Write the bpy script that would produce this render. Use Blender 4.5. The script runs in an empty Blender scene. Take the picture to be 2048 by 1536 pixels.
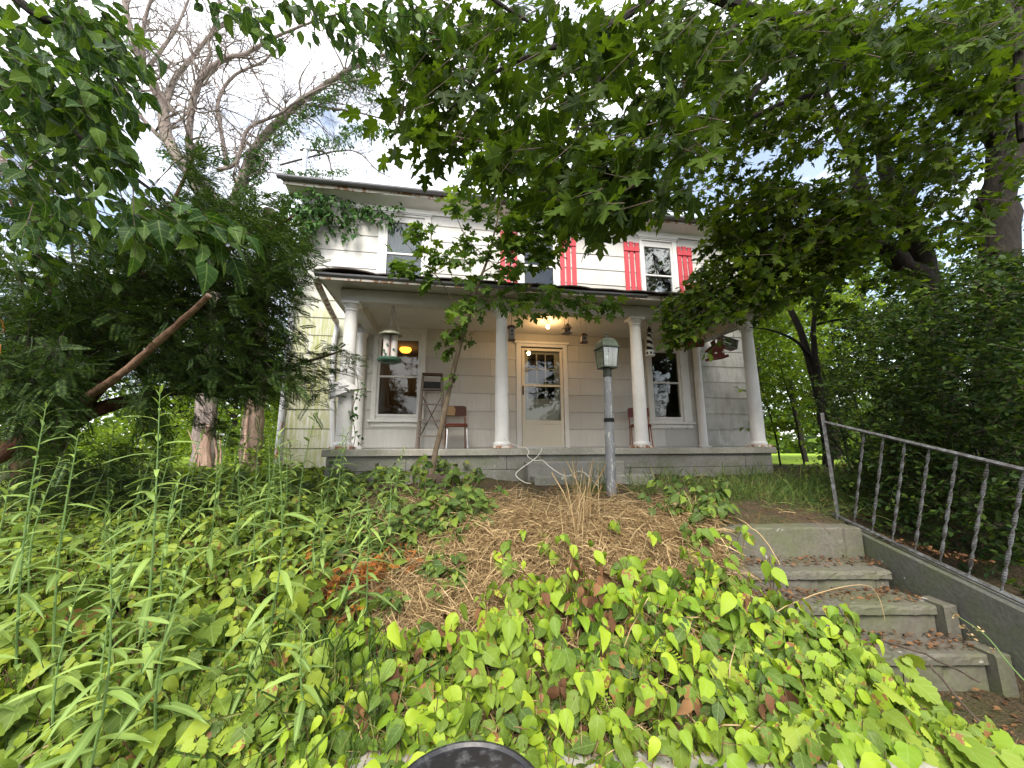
import bpy, math, random
import numpy as np
from mathutils import Vector, Matrix
R = math.radians
random.seed(7)
rng = np.random.default_rng(7)
scene = bpy.context.scene
COL = scene.collection

# ------------------------------------------------------------------ camera
PITCH, ROLL, FPX = 0.164, 0.005, 769.0
cam_data = bpy.data.cameras.new("camera")
cam = bpy.data.objects.new("camera", cam_data)
COL.objects.link(cam)
scene.camera = cam
cam_data.sensor_width = 36.0
cam_data.lens = 36.0 * FPX / 2048.0
cam_data.clip_start = 0.05
cam_data.clip_end = 2000
cam.matrix_world = Matrix.Rotation(math.pi / 2 + PITCH, 4, 'X') @ Matrix.Rotation(-ROLL, 4, 'Z')

# ------------------------------------------------------------------ world, sun
SUN_EL, SUN_ROT = R(47), R(184)
world = bpy.data.worlds.new("World")
scene.world = world
world.use_nodes = True
wn, wl = world.node_tree.nodes, world.node_tree.links
wn.clear()
wout = wn.new('ShaderNodeOutputWorld')
wbg = wn.new('ShaderNodeBackground'); wbg.inputs['Strength'].default_value = 0.118
sky = wn.new('ShaderNodeTexSky'); sky.sky_type = 'NISHITA'; sky.sun_disc = False
sky.sun_elevation = SUN_EL; sky.sun_rotation = SUN_ROT; sky.air_density = 1.2; sky.dust_density = 1.5
tc = wn.new('ShaderNodeTexCoord')
mp = wn.new('ShaderNodeMapping'); mp.inputs['Scale'].default_value = (1.0, 1.0, 2.2); mp.inputs['Location'].default_value = (0, 0, 0)
ns = wn.new('ShaderNodeTexNoise'); ns.inputs['Scale'].default_value = 2.3; ns.inputs['Detail'].default_value = 7; ns.inputs['Roughness'].default_value = .58
cr = wn.new('ShaderNodeValToRGB'); cr.color_ramp.elements[0].position = .40; cr.color_ramp.elements[0].color = (.12, .12, .12, 1); cr.color_ramp.elements[1].position = .60
ns2 = wn.new('ShaderNodeTexNoise'); ns2.inputs['Scale'].default_value = 5.0; ns2.inputs['Detail'].default_value = 4
cr2 = wn.new('ShaderNodeValToRGB')
cr2.color_ramp.elements[0].position = .3; cr2.color_ramp.elements[0].color = (7.6, 7.9, 8.6, 1)
cr2.color_ramp.elements[1].position = .7; cr2.color_ramp.elements[1].color = (13.2, 13.0, 12.8, 1)
mx = wn.new('ShaderNodeMix'); mx.data_type = 'RGBA'
wl.new(tc.outputs['Generated'], mp.inputs[0]); wl.new(mp.outputs[0], ns.inputs['Vector']); wl.new(mp.outputs[0], ns2.inputs['Vector'])
wl.new(ns.outputs['Fac'], cr.inputs[0]); wl.new(ns2.outputs['Fac'], cr2.inputs[0])
wl.new(cr.outputs[0], mx.inputs['Factor']); wl.new(sky.outputs[0], mx.inputs[6]); wl.new(cr2.outputs[0], mx.inputs[7])
wl.new(mx.outputs[2], wbg.inputs['Color']); wl.new(wbg.outputs[0], wout.inputs[0])

sd = bpy.data.lights.new("sun", 'SUN'); sd.energy = 2.5; sd.angle = R(28); sd.color = (1.0, .94, .83)
sun = bpy.data.objects.new("sun", sd); COL.objects.link(sun)
_az = SUN_ROT
_dir = Vector((math.sin(_az) * math.cos(SUN_EL), math.cos(_az) * math.cos(SUN_EL), math.sin(SUN_EL)))
sun.rotation_euler = _dir.to_track_quat('Z', 'Y').to_euler()

scene.view_settings.view_transform = 'Standard'
scene.view_settings.look = 'None'
scene.view_settings.gamma = 1
scene.view_settings.exposure = 1.32
scene.view_settings.use_curve_mapping = False
scene.render.engine = 'CYCLES'
scene.cycles.max_bounces = 8
scene.cycles.diffuse_bounces = 4
scene.cycles.transparent_max_bounces = 12
scene.cycles.use_denoising = True

# ------------------------------------------------------------------ helpers
HX, HY, HZ, HTH = .18, 7.554, -.015, .169     # house origin: foot of the front door
_cr, _sr, _cp, _sp = math.cos(ROLL), math.sin(ROLL), math.cos(PITCH), math.sin(PITCH)
def at(u, v, Y):
    """world point seen at photograph pixel (u, v) at depth Y metres in front of the camera"""
    u = np.asarray(u, float); v = np.asarray(v, float); Y = np.asarray(Y, float)
    a0, b0 = (u - 1024) / FPX, -(v - 768) / FPX
    a, b = a0 * _cr + b0 * _sr, -a0 * _sr + b0 * _cr
    dy = _cp - b * _sp; dz = _sp + b * _cp
    return np.stack([a / dy * Y, Y + 0 * a, dz / dy * Y], -1)
_hc, _hs = math.cos(HTH), math.sin(HTH)
def w2h(p):
    x, y, z = p[0] - HX, p[1] - HY, p[2] - HZ
    return (x * _hc + y * _hs, -x * _hs + y * _hc, z)
def h2w(x, y, z):
    return Vector((HX + x * _hc - y * _hs, HY + x * _hs + y * _hc, HZ + z))

def tag(o, label=None, cat=None, group=None, kind=None):
    if label: o['label'] = label
    if cat: o['category'] = cat
    if group: o['group'] = group
    if kind: o['kind'] = kind
    return o
def thing(name, label, cat, loc=(0, 0, 0), rot=(0, 0, 0), group=None):
    o = bpy.data.objects.new(name, None); COL.objects.link(o)
    o.location = loc; o.rotation_euler = rot; o.empty_display_size = .1
    return tag(o, label, cat, group)
def link(name, me, parent=None, mat=None, loc=None):
    if mat is not None and not me.materials: me.materials.append(mat)
    o = bpy.data.objects.new(name, me); COL.objects.link(o)
    if parent is not None: o.parent = parent
    if loc is not None: o.location = loc
    if name in ('twigs', 'limbs', 'stems'): o['kind'] = 'stuff'
    return o

class MB:
    def __init__(s): s.v = []; s.f = []
    def add(s, vs, fs):
        n = len(s.v); s.v += [tuple(p) for p in vs]; s.f += [tuple(i + n for i in f) for f in fs]; return s
    def box(s, x0, x1, y0, y1, z0, z1, M=None):
        vs = [Vector((x, y, z)) for z in (z0, z1) for y in (y0, y1) for x in (x0, x1)]
        if M is not None: vs = [M @ p for p in vs]
        return s.add(vs, [(0, 2, 3, 1), (4, 5, 7, 6), (0, 1, 5, 4), (2, 6, 7, 3), (0, 4, 6, 2), (1, 3, 7, 5)])
    def tube(s, pts, rad, n=8, cap=True, squash=1.0):
        pts = [Vector(p) for p in pts]; k = len(pts)
        if not hasattr(rad, '__len__'): rad = [rad] * k
        base = len(s.v); up = Vector((0, 0, 1))
        t0 = (pts[1] - pts[0]).normalized()
        if abs(t0.z) > .95: up = Vector((0, 1, 0))
        ux = t0.cross(up).normalized()
        for i, p in enumerate(pts):
            t = (pts[min(i + 1, k - 1)] - pts[max(i - 1, 0)]).normalized()
            ux = (ux - t * ux.dot(t)).normalized(); uy = t.cross(ux)
            for j in range(n):
                a = 2 * math.pi * j / n
                s.v.append(tuple(p + (ux * math.cos(a) + uy * math.sin(a) * squash) * rad[i]))
        for i in range(k - 1):
            for j in range(n):
                a = base + i * n + j; b = base + i * n + (j + 1) % n
                s.f.append((a, b, b + n, a + n))
        if cap:
            s.f.append(tuple(base + j for j in reversed(range(n))))
            s.f.append(tuple(base + (k - 1) * n + j for j in range(n)))
        return s
    def lathe(s, prof, n=20, c=(0, 0, 0), M=None):
        base = len(s.v)
        for r, z in prof:
            for j in range(n):
                a = 2 * math.pi * j / n
                p = Vector((c[0] + r * math.cos(a), c[1] + r * math.sin(a), c[2] + z))
                s.v.append(tuple(M @ p if M is not None else p))
        for i in range(len(prof) - 1):
            for j in range(n):
                a = base + i * n + j; b = base + i * n + (j + 1) % n
                s.f.append((a, b, b + n, a + n))
        s.f.append(tuple(base + j for j in reversed(range(n))))
        s.f.append(tuple(base + (len(prof) - 1) * n + j for j in range(n)))
        return s
    def prism(s, poly, a0, a1, axis='x'):
        """poly: list of 2D points; extruded along axis from a0 to a1"""
        k = len(poly)
        def P(q, a): return {'x': (a, q[0], q[1]), 'y': (q[0], a, q[1]), 'z': (q[0], q[1], a)}[axis]
        return s.add([P(q, a0) for q in poly] + [P(q, a1) for q in poly],
                     [tuple(range(k))[::-1], tuple(range(k, 2 * k))] + [(i, (i + 1) % k, k + (i + 1) % k, k + i) for i in range(k)])
    def mesh(s, name, smooth=False):
        me = bpy.data.meshes.new(name); me.from_pydata(s.v, [], s.f); me.update()
        if smooth: me.shade_smooth()
        return me
    def build(s, name, mat, parent=None, smooth=False, loc=None, label=None, bevel=0):
        me = s.mesh(name, smooth); o = link(name, me, parent, mat, loc)
        import bmesh
        bm = bmesh.new(); bm.from_mesh(me); bmesh.ops.recalc_face_normals(bm, faces=bm.faces)
        if bevel: bmesh.ops.bevel(bm, geom=list(bm.edges), offset=bevel, segments=1, affect='EDGES', clamp_overlap=True)
        bm.to_mesh(me); bm.free()
        if smooth: me.set_sharp_from_angle(angle=R(40))
        if label: o['label'] = label
        return o

# ------------------------------------------------------------------ materials
class NT:
    def __init__(s, name):
        m = bpy.data.materials.new(name); m.use_nodes = True
        s.m, s.n, s.l = m, m.node_tree.nodes, m.node_tree.links
        s.n.clear(); s.out = s.n.new('ShaderNodeOutputMaterial')
    def a(s, t, **k):
        n = s.n.new(t)
        for q, v in k.items():
            if q in n.inputs: n.inputs[q].default_value = v
            else: setattr(n, q, v)
        return n
    def c(s, a, b): s.l.new(a, b)
    def noise(s, vec, scale, detail=3, rough=.6, dist=0):
        n = s.a('ShaderNodeTexNoise', Scale=scale, Detail=detail, Roughness=rough, Distortion=dist)
        if vec is not None: s.c(vec, n.inputs['Vector'])
        return n.outputs['Fac']
    def ramp(s, fac, stops):
        n = s.a('ShaderNodeValToRGB'); e = n.color_ramp.elements
        while len(e) < len(stops): e.new(.5)
        for i, (p, col) in enumerate(stops):
            e[i].position = p; e[i].color = (*col, 1) if hasattr(col, '__len__') else (col, col, col, 1)
        s.c(fac, n.inputs[0]); return n.outputs[0]
    def mix(s, fac, a, b, blend='MIX'):
        n = s.a('ShaderNodeMix', data_type='RGBA', blend_type=blend)
        for i, q in ((0, fac), (6, a), (7, b)):
            if hasattr(q, 'links'): s.c(q, n.inputs[i])
            elif i == 0: n.inputs[0].default_value = q
            else: n.inputs[i].default_value = (*q, 1)
        return n.outputs[2]
    def math(s, op, a, b=0.0, clamp=False):
        n = s.a('ShaderNodeMath', operation=op, use_clamp=clamp)
        for i, q in ((0, a), (1, b)):
            if hasattr(q, 'links'): s.c(q, n.inputs[i])
            else: n.inputs[i].default_value = q
        return n.outputs[0]
    def mapping(s, vec, scale=(1, 1, 1), loc=(0, 0, 0)):
        n = s.a('ShaderNodeMapping'); n.inputs['Scale'].default_value = scale; n.inputs['Location'].default_value = loc
        s.c(vec, n.inputs[0]); return n.outputs[0]
    def bsdf(s, col, rough=.7, spec=.3, metal=0, bump=None, bs=.3, bd=.01, **k):
        n = s.a('ShaderNodeBsdfPrincipled'); 
        if hasattr(col, 'links'): s.c(col, n.inputs['Base Color'])
        else: n.inputs['Base Color'].default_value = (*col, 1)
        if hasattr(rough, 'links'): s.c(rough, n.inputs['Roughness'])
        else: n.inputs['Roughness'].default_value = rough
        n.inputs['Specular IOR Level'].default_value = spec; n.inputs['Metallic'].default_value = metal
        if bump is not None:
            b = s.a('ShaderNodeBump', Strength=bs, Distance=bd); s.c(bump, b.inputs['Height']); s.c(b.outputs[0], n.inputs['Normal'])
        s.c(n.outputs[0], s.out.inputs[0]); return n
def geo(t): g = t.a('ShaderNodeNewGeometry'); return g
def objco(t): return t.a('ShaderNodeTexCoord').outputs['Object']
def simple(name, col, rough=.7, metal=0, spec=.3, var=.25, scale=8, bs=.2):
    t = NT(name); p = geo(t).outputs['Position']
    f = t.noise(p, scale, 4)
    c = t.mix(f, tuple(max(0, q * (1 - var)) for q in col), tuple(q * (1 + var) for q in col))
    t.bsdf(c, rough, spec, metal, bump=t.noise(p, scale * 6, 3), bs=bs); return t.m

def panel_mat():
    t = NT('asbestos_siding'); g = geo(t); p = g.outputs['Position']
    oi = t.a('ShaderNodeObjectInfo').outputs['Random']
    grain = t.noise(t.mapping(p, (45, 45, 2.0)), 1.0, 4, .6)
    base = t.mix(oi, (.46, .45, .425), (.60, .59, .57))
    c = t.mix(t.ramp(grain, [(.35, 0.0), (.75, .5)]), base, (.42, .40, .36))
    blotch = t.noise(p, 1.4, 5, .65)
    c = t.mix(t.ramp(blotch, [(.45, 0), (.75, .35)]), c, (.40, .37, .31))
    sx = t.a('ShaderNodeSeparateXYZ'); t.c(p, sx.inputs[0])
    # algae on the damp lower left of the wall and a little beside the right porch column
    left = t.math('MULTIPLY', t.a('ShaderNodeMapRange').outputs[0], 1.0)
    mr = t.a('ShaderNodeMapRange'); mr.inputs['From Min'].default_value = -2.9; mr.inputs['From Max'].default_value = -3.4; t.c(sx.outputs[0], mr.inputs[0])
    mz = t.a('ShaderNodeMapRange'); mz.inputs['From Min'].default_value = 3.2; mz.inputs['From Max'].default_value = 2.2; t.c(sx.outputs[2], mz.inputs[0])
    mr2 = t.a('ShaderNodeMapRange'); mr2.inputs['From Min'].default_value = 3.5; mr2.inputs['From Max'].default_value = 4.4; t.c(sx.outputs[0], mr2.inputs[0])
    mz2 = t.a('ShaderNodeMapRange'); mz2.inputs['From Min'].default_value = 2.3; mz2.inputs['From Max'].default_value = 1.9; t.c(sx.outputs[2], mz2.inputs[0])
    st = t.ramp(t.noise(t.mapping(p, (28, 28, 2.4)), 1.0, 3), [(.33, .15), (.58, .95)])
    m1 = t.math('MULTIPLY', t.math('MULTIPLY', mr.outputs[0], mz.outputs[0]), st)
    m1 = t.math('MULTIPLY', m1, t.ramp(t.noise(p, 1.7, 3), [(.3, .7), (.6, 1)]))
    c = t.mix(m1, c, (.28, .30, .10))
    st2 = t.ramp(t.noise(t.mapping(p, (7, 7, 3.2)), 1.0, 3), [(.48, 0), (.68, .5)])
    m2 = t.math('MULTIPLY', t.math('MULTIPLY', mr2.outputs[0], mz2.outputs[0]), st2)
    c = t.mix(m2, c, (.22, .22, .17))
    t.bsdf(c, .62, .25, bump=grain, bs=.25, bd=.004); return t.m
def paint_mat(name='peeling_white_paint', a=(.70, .69, .66), b=(.36, .33, .29), thr=.63, moss=0, scale=14):
    t = NT(name); p = geo(t).outputs['Position']
    dirt = t.noise(p, 2.2, 4); peel = t.noise(t.mapping(p, (1, 1, .45)), scale, 5, .65)
    c = t.mix(t.ramp(dirt, [(.35, 0), (.8, .55)]), a, tuple(q * .72 for q in a))
    c = t.mix(t.ramp(peel, [(thr, 0), (thr + .035, 1)]), c, b)
    if moss: c = t.mix(t.ramp(t.noise(p, 5, 4), [(.5, 0), (.68, moss)]), c, (.25, .27, .12))
    t.bsdf(c, .6, .3, bump=t.ramp(peel, [(thr, 1), (thr + .035, 0)]), bs=.5, bd=.003); return t.m
def concrete_mat(name='mossy_concrete', a=(.24, .235, .215), moss=.6, scale=1.0):
    t = NT(name); p = geo(t).outputs['Position']
    n1 = t.noise(p, 3 * scale, 6, .65); n2 = t.noise(p, 40 * scale, 4)
    c = t.mix(n1, tuple(q * .62 for q in a), tuple(q * 1.35 for q in a))
    c = t.mix(t.ramp(n2, [(.35, .5), (.65, 0)]), c, tuple(q * .5 for q in a))
    c = t.mix(t.ramp(t.noise(p, 2.3 * scale, 5, .7), [(.42, 0), (.68, moss)]), c, (.10, .12, .045))
    c = t.mix(t.ramp(t.noise(p, 9, 4, .7), [(.66, 0), (.72, .8)]), c, (.46, .45, .40))
    t.bsdf(c, .9, .15, bump=t.mix(.5, n1, n2), bs=.6, bd=.012); return t.m
def leaf_mat(name, stops, trans=.35, tcol=(.25, .45, .03), rough=.5, spec=.2, brown=0.0, vein=.35, vf=16, big=None):
    t = NT(name); g = geo(t)
    oi = t.a('ShaderNodeObjectInfo').outputs['Random']
    r = t.math('FRACT', t.math('ADD', g.outputs['Random Per Island'], oi))
    c = t.ramp(r, stops)
    if big is not None:   # larger patches of fresher growth
        c = t.mix(t.ramp(t.noise(g.outputs['Position'], big[0], 2), [(.4, 0), (.62, big[2])]), c, big[1])
    uv = t.a('ShaderNodeUVMap'); sx = t.a('ShaderNodeSeparateXYZ'); t.c(uv.outputs[0], sx.inputs[0])
    ax = t.math('ABSOLUTE', t.math('SUBTRACT', sx.outputs[0], .5))
    if vein:
        mid = t.math('LESS_THAN', ax, .018)
        side = t.math('SINE', t.math('MULTIPLY', t.math('SUBTRACT', sx.outputs[1], t.math('MULTIPLY', ax, .9)), vf * 2 * math.pi / 2.2))
        side = t.math('GREATER_THAN', side, .93)
        vm = t.math('MULTIPLY', t.math('MAXIMUM', mid, t.math('MULTIPLY', side, .6)), vein)
        c = t.mix(vm, c, (.30, .42, .13))
    if brown:
        nb = t.noise(t.mapping(uv.outputs[0], (1, 1, 1)), 3.2, 3, .6)
        n = t.n[-1]
        pos = t.a('ShaderNodeCombineXYZ'); t.c(t.math('MULTIPLY', r, 40), pos.inputs[2])
        va = t.a('ShaderNodeVectorMath', operation='ADD'); t.c(uv.outputs[0], va.inputs[0]); t.c(pos.outputs[0], va.inputs[1])
        nb = t.noise(va.outputs[0], 3.0, 3, .6)
        sel = t.math('LESS_THAN', t.math('FRACT', t.math('MULTIPLY', r, 7.31)), brown)
        bm = t.math('MULTIPLY', t.ramp(nb, [(.54, 0), (.58, 1)]), sel)
        c = t.mix(bm, c, (.24, .12, .045))
    p = t.a('ShaderNodeBsdfPrincipled', Roughness=rough); p.inputs['Specular IOR Level'].default_value = spec
    t.c(c, p.inputs['Base Color'])
    tr = t.a('ShaderNodeBsdfTranslucent'); t.c(t.mix(.75, c, t.mix(1.0, c, tuple(min(1, q * 6) for q in tcol), 'MULTIPLY')), tr.inputs['Color'])
    ms = t.a('ShaderNodeMixShader'); ms.inputs[0].default_value = trans
    t.c(p.outputs[0], ms.inputs[1]); t.c(tr.outputs[0], ms.inputs[2]); t.c(ms.outputs[0], t.out.inputs[0]); return t.m
def bark_mat(name, a, b, scale=6, stretch=.2, moss=0):
    t = NT(name); p = geo(t).outputs['Position']
    n = t.noise(t.mapping(p, (1, 1, stretch)), scale * 4, 5, .7)
    c = t.mix(t.ramp(n, [(.3, 0), (.7, 1)]), a, b)
    c = t.mix(t.ramp(t.noise(p, 2.5, 4), [(.5, 0), (.7, moss)]), c, (.09, .10, .05))
    t.bsdf(c, .9, .15, bump=n, bs=.8, bd=.03); return t.m
def glass_mat():
    t = NT('window_glass')
    tr = t.a('ShaderNodeBsdfTransparent'); tr.inputs[0].default_value = (.8, .82, .8, 1)
    gl = t.a('ShaderNodeBsdfGlossy', Roughness=.02)
    p = geo(t).outputs['Position']
    b = t.a('ShaderNodeBump', Strength=.12, Distance=.02); t.c(t.noise(p, 2.5, 2), b.inputs['Height']); t.c(b.outputs[0], gl.inputs['Normal'])
    fr = t.a('ShaderNodeFresnel', IOR=1.65)
    ms = t.a('ShaderNodeMixShader'); t.c(t.math('MULTIPLY', fr.outputs[0], .75, True), ms.inputs[0])
    t.c(tr.outputs[0], ms.inputs[1]); t.c(gl.outputs[0], ms.inputs[2]); t.c(ms.outputs[0], t.out.inputs[0]); return t.m
def emit_mat(name, col, s):
    t = NT(name); e = t.a('ShaderNodeEmission', Strength=s); e.inputs[0].default_value = (*col, 1); t.c(e.outputs[0], t.out.inputs[0]); return t.m

M = {}
M['panel'] = panel_mat()
M['paint'] = paint_mat()
M['paint_clean'] = paint_mat('white_paint', (.70, .69, .67), (.45, .43, .4), .72)
M['column'] = paint_mat('column_paint', (.76, .745, .73), (.45, .40, .36), .68, .1)
M['ceiling'] = paint_mat('porch_ceiling_paint', (.60, .57, .50), (.45, .42, .36), .75)
M['beam'] = paint_mat('beam_paint', (.52, .50, .46), (.35, .32, .28), .7, .3)
M['peel'] = paint_mat('rotten_fascia', (.55, .52, .48), (.27, .15, .08), .52, .2, 9)
M['door'] = simple('cream_door', (.62, .58, .49), .45, var=.05)
M['red'] = simple('red_paint', (.50, .060, .075), .6, var=.3, scale=7)
M['gutter'] = simple('weathered_gutter', (.16, .16, .17), .45, .5, var=.4, scale=5)
M['shingle'] = simple('dark_roofing', (.055, .042, .038), .85, var=.5, scale=9, bs=.6)
M['pipe'] = simple('painted_downspout', (.55, .56, .57), .4, .2, var=.15)
M['rusty'] = simple('rust', (.22, .08, .035), .9, var=.4, scale=18)
M['galv'] = simple('galvanised_metal', (.5, .51, .53), .35, .9, var=.2)
M['conc'] = concrete_mat()
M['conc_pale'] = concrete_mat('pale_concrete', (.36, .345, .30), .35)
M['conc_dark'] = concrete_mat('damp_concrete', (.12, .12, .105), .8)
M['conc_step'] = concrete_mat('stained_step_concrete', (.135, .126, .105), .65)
M['brick'] = simple('old_brick', (.32, .09, .05), .9, var=.35, scale=15, bs=.5)
M['glass'] = glass_mat()
M['dark'] = simple('dark_interior', (.035, .03, .028), .9)
M['cloth'] = simple('pale_curtain', (.36, .40, .46), .9, var=.15, scale=4)
M['wood_brown'] = simple('brown_wood', (.10, .045, .03), .6, var=.3, scale=12)
M['wood_grey'] = simple('weathered_wood', (.20, .165, .14), .85, var=.3, scale=14)
M['maroon'] = simple('dark_red_vinyl', (.13, .035, .035), .45, var=.3)
M['bird_brown'] = simple('redbrown_wood', (.16, .035, .022), .7, var=.25)
M['black'] = simple('black_paint', (.012, .012, .013), .5, var=.3)
M['white'] = simple('flat_white', (.72, .72, .70), .6, var=.1)
M['green_plastic'] = simple('green_plastic', (.035, .09, .06), .45, var=.2)
M['dusty_tube'] = simple('dusty_plastic_tube', (.50, .46, .43), .35, var=.15, scale=14)
M['bronze'] = simple('green_bronze', (.06, .07, .055), .5, .5, var=.4, scale=22)
M['wire'] = simple('thin_wire', (.10, .09, .08), .6, .3)
M['cable'] = simple('white_cable', (.66, .62, .56), .5)
M['bird_grey'] = simple('weathered_grey_wood', (.24, .22, .21), .85, var=.3, scale=30)

def lamp_post_mat():
    t = NT('flaking_post_paint'); p = geo(t).outputs['Position']
    n = t.noise(t.mapping(p, (1, 1, .25)), 34, 5, .7)
    c = t.mix(t.noise(p, 9, 4), (.12, .125, .135), (.26, .262, .275))
    c = t.mix(t.ramp(n, [(.55, 0), (.60, 1)]), c, (.42, .44, .39))
    t.bsdf(c, .6, .3, .2, bump=n, bs=.4, bd=.003); return t.m
M['post'] = lamp_post_mat()
t = NT('lantern_glass'); tr = t.a('ShaderNodeBsdfTransparent'); tr.inputs[0].default_value = (.62, .68, .58, 1)
gl = t.a('ShaderNodeBsdfGlossy', Roughness=.08); df = t.a('ShaderNodeBsdfDiffuse'); df.inputs[0].default_value = (.45, .5, .38, 1)
m1 = t.a('ShaderNodeMixShader'); m1.inputs[0].default_value = .15; m2 = t.a('ShaderNodeMixShader'); m2.inputs[0].default_value = .16
t.c(tr.outputs[0], m1.inputs[1]); t.c(df.outputs[0], m1.inputs[2]); t.c(m1.outputs[0], m2.inputs[1]); t.c(gl.outputs[0], m2.inputs[2]); t.c(m2.outputs[0], t.out.inputs[0])
M['lantern_glass'] = t.m
def rail_mat():
    t = NT('flaking_rail_paint'); p = geo(t).outputs['Position']; n = t.noise(p, 30, 4, .65)
    c = t.mix(t.ramp(n, [(.42, 0), (.66, 1)]), (.075, .070, .068), (.17, .18, .19))
    t.bsdf(c, .6, .35, .3, bump=n, bs=.5, bd=.002); return t.m
M['rail'] = rail_mat()
# foliage
M['l_maple'] = leaf_mat('maple_leaf', [(0, (.018, .036, .006)), (.5, (.036, .068, .009)), (1, (.085, .14, .014))], .5, (.42, .56, .02), spec=.1, vein=.2)
M['l_maple_far'] = leaf_mat('far_maple_leaf', [(0, (.024, .045, .007)), (.5, (.048, .085, .010)), (1, (.12, .18, .015))], .52, (.44, .58, .02), spec=.1, vein=0)  # leaf tones of the farther maple boughs, paler than the near ones
M['l_sapling'] = leaf_mat('sapling_leaf', [(0, (.030, .065, .012)), (.6, (.060, .12, .018)), (1, (.15, .23, .03))], .45, (.40, .56, .03), spec=.12, vein=.25)
M['l_ovate'] = leaf_mat('ovate_tree_leaf', [(0, (.018, .045, .014)), (.6, (.035, .080, .018)), (1, (.10, .17, .025))], .46, (.34, .56, .03), spec=.12, vein=.3, vf=9)
M['l_yew'] = leaf_mat('yew_needle', [(0, (.020, .042, .012)), (.6, (.042, .082, .020)), (1, (.12, .18, .04))], .25, (.2, .35, .05), rough=.5, spec=.2, vein=0)
M['l_hedge'] = leaf_mat('hedge_leaf', [(0, (.014, .032, .010)), (.6, (.034, .068, .015)), (1, (.10, .16, .028))], .35, (.22, .40, .06), spec=.2, vein=0)
M['l_back'] = leaf_mat('sunlit_woodland_leaf', [(0, (.08, .13, .016)), (.6, (.16, .25, .026)), (1, (.32, .42, .04))], .55, (.45, .62, .04), vein=0)  # sunlight on the woods is put into this brighter leaf colour
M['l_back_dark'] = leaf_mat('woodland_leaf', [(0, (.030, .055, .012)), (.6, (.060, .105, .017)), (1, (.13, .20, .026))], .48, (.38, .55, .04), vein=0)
M['l_lime'] = leaf_mat('fresh_ground_leaf', [(0, (.045, .085, .018)), (.35, (.095, .165, .022)), (.65, (.17, .29, .020)), (1, (.34, .44, .03))], .34, (.50, .60, .03), brown=.16, vein=.28, vf=10, big=(1.6, (.26, .36, .03), .45))
M['l_green'] = leaf_mat('green_ground_leaf', [(0, (.045, .080, .020)), (.6, (.090, .145, .026)), (1, (.18, .25, .032))], .3, (.35, .55, .06), brown=.1, vein=.25, vf=9)
M['l_grape'] = leaf_mat('grape_leaf', [(0, (.085, .14, .024)), (.6, (.19, .27, .032)), (1, (.34, .42, .045))], .35, (.40, .60, .05), brown=.12, vein=.45, vf=7)
M['l_gold'] = leaf_mat('goldenrod_leaf', [(0, (.12, .19, .05)), (.6, (.22, .33, .08)), (1, (.34, .46, .11))], .35, (.40, .60, .08), vein=.5, vf=0.01)
M['l_vine'] = leaf_mat('creeper_leaf', [(0, (.030, .085, .025)), (.6, (.060, .14, .035)), (1, (.11, .20, .05))], .35, (.3, .5, .05), vein=0)
M['l_straw'] = leaf_mat('dead_grass', [(0, (.15, .095, .045)), (.5, (.37, .26, .13)), (1, (.62, .47, .26))], .2, (.5, .4, .2), rough=.8, spec=.1, vein=0)
M['l_dead'] = leaf_mat('dead_leaf', [(0, (.07, .035, .02)), (.5, (.14, .07, .035)), (1, (.24, .13, .06))], .15, (.4, .3, .1), rough=.85, spec=.1, vein=0)
M['l_orange'] = leaf_mat('dead_yew_frond', [(0, (.28, .085, .02)), (1, (.48, .18, .04))], .1, (.5, .3, .1), rough=.8, spec=.1, vein=0)
M['l_grass'] = leaf_mat('grass_blade', [(0, (.05, .10, .025)), (.6, (.10, .17, .035)), (1, (.26, .28, .09))], .35, (.4, .55, .08), vein=0)
M['bark_pink'] = bark_mat('scaly_pinkish_bark', (.12, .10, .09), (.32, .265, .24), 4, .35, .5)
M['bark_dark'] = bark_mat('dark_furrowed_bark', (.013, .011, .009), (.036, .030, .025), 5, .2)
M['bark_yew'] = bark_mat('red_brown_bark', (.045, .022, .016), (.125, .060, .040), 5, .3)
M['bark_tan'] = bark_mat('tan_bough_bark', (.11, .060, .036), (.27, .165, .11), 5, .3)
M['bark_sap'] = bark_mat('young_bark', (.10, .075, .05), (.21, .165, .115), 9, .3)
M['bark_twig'] = bark_mat('twig_bark', (.05, .04, .03), (.12, .09, .07), 9, .5)
M['bark_stripped'] = bark_mat('pale_stripped_bark', (.20, .13, .10), (.44, .31, .24), 5, .12)
M['stem'] = simple('green_stem', (.12, .20, .06), .6, var=.3, scale=20)
M['stem_brown'] = simple('brown_stem', (.11, .065, .035), .8, var=.4, scale=20)

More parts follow.
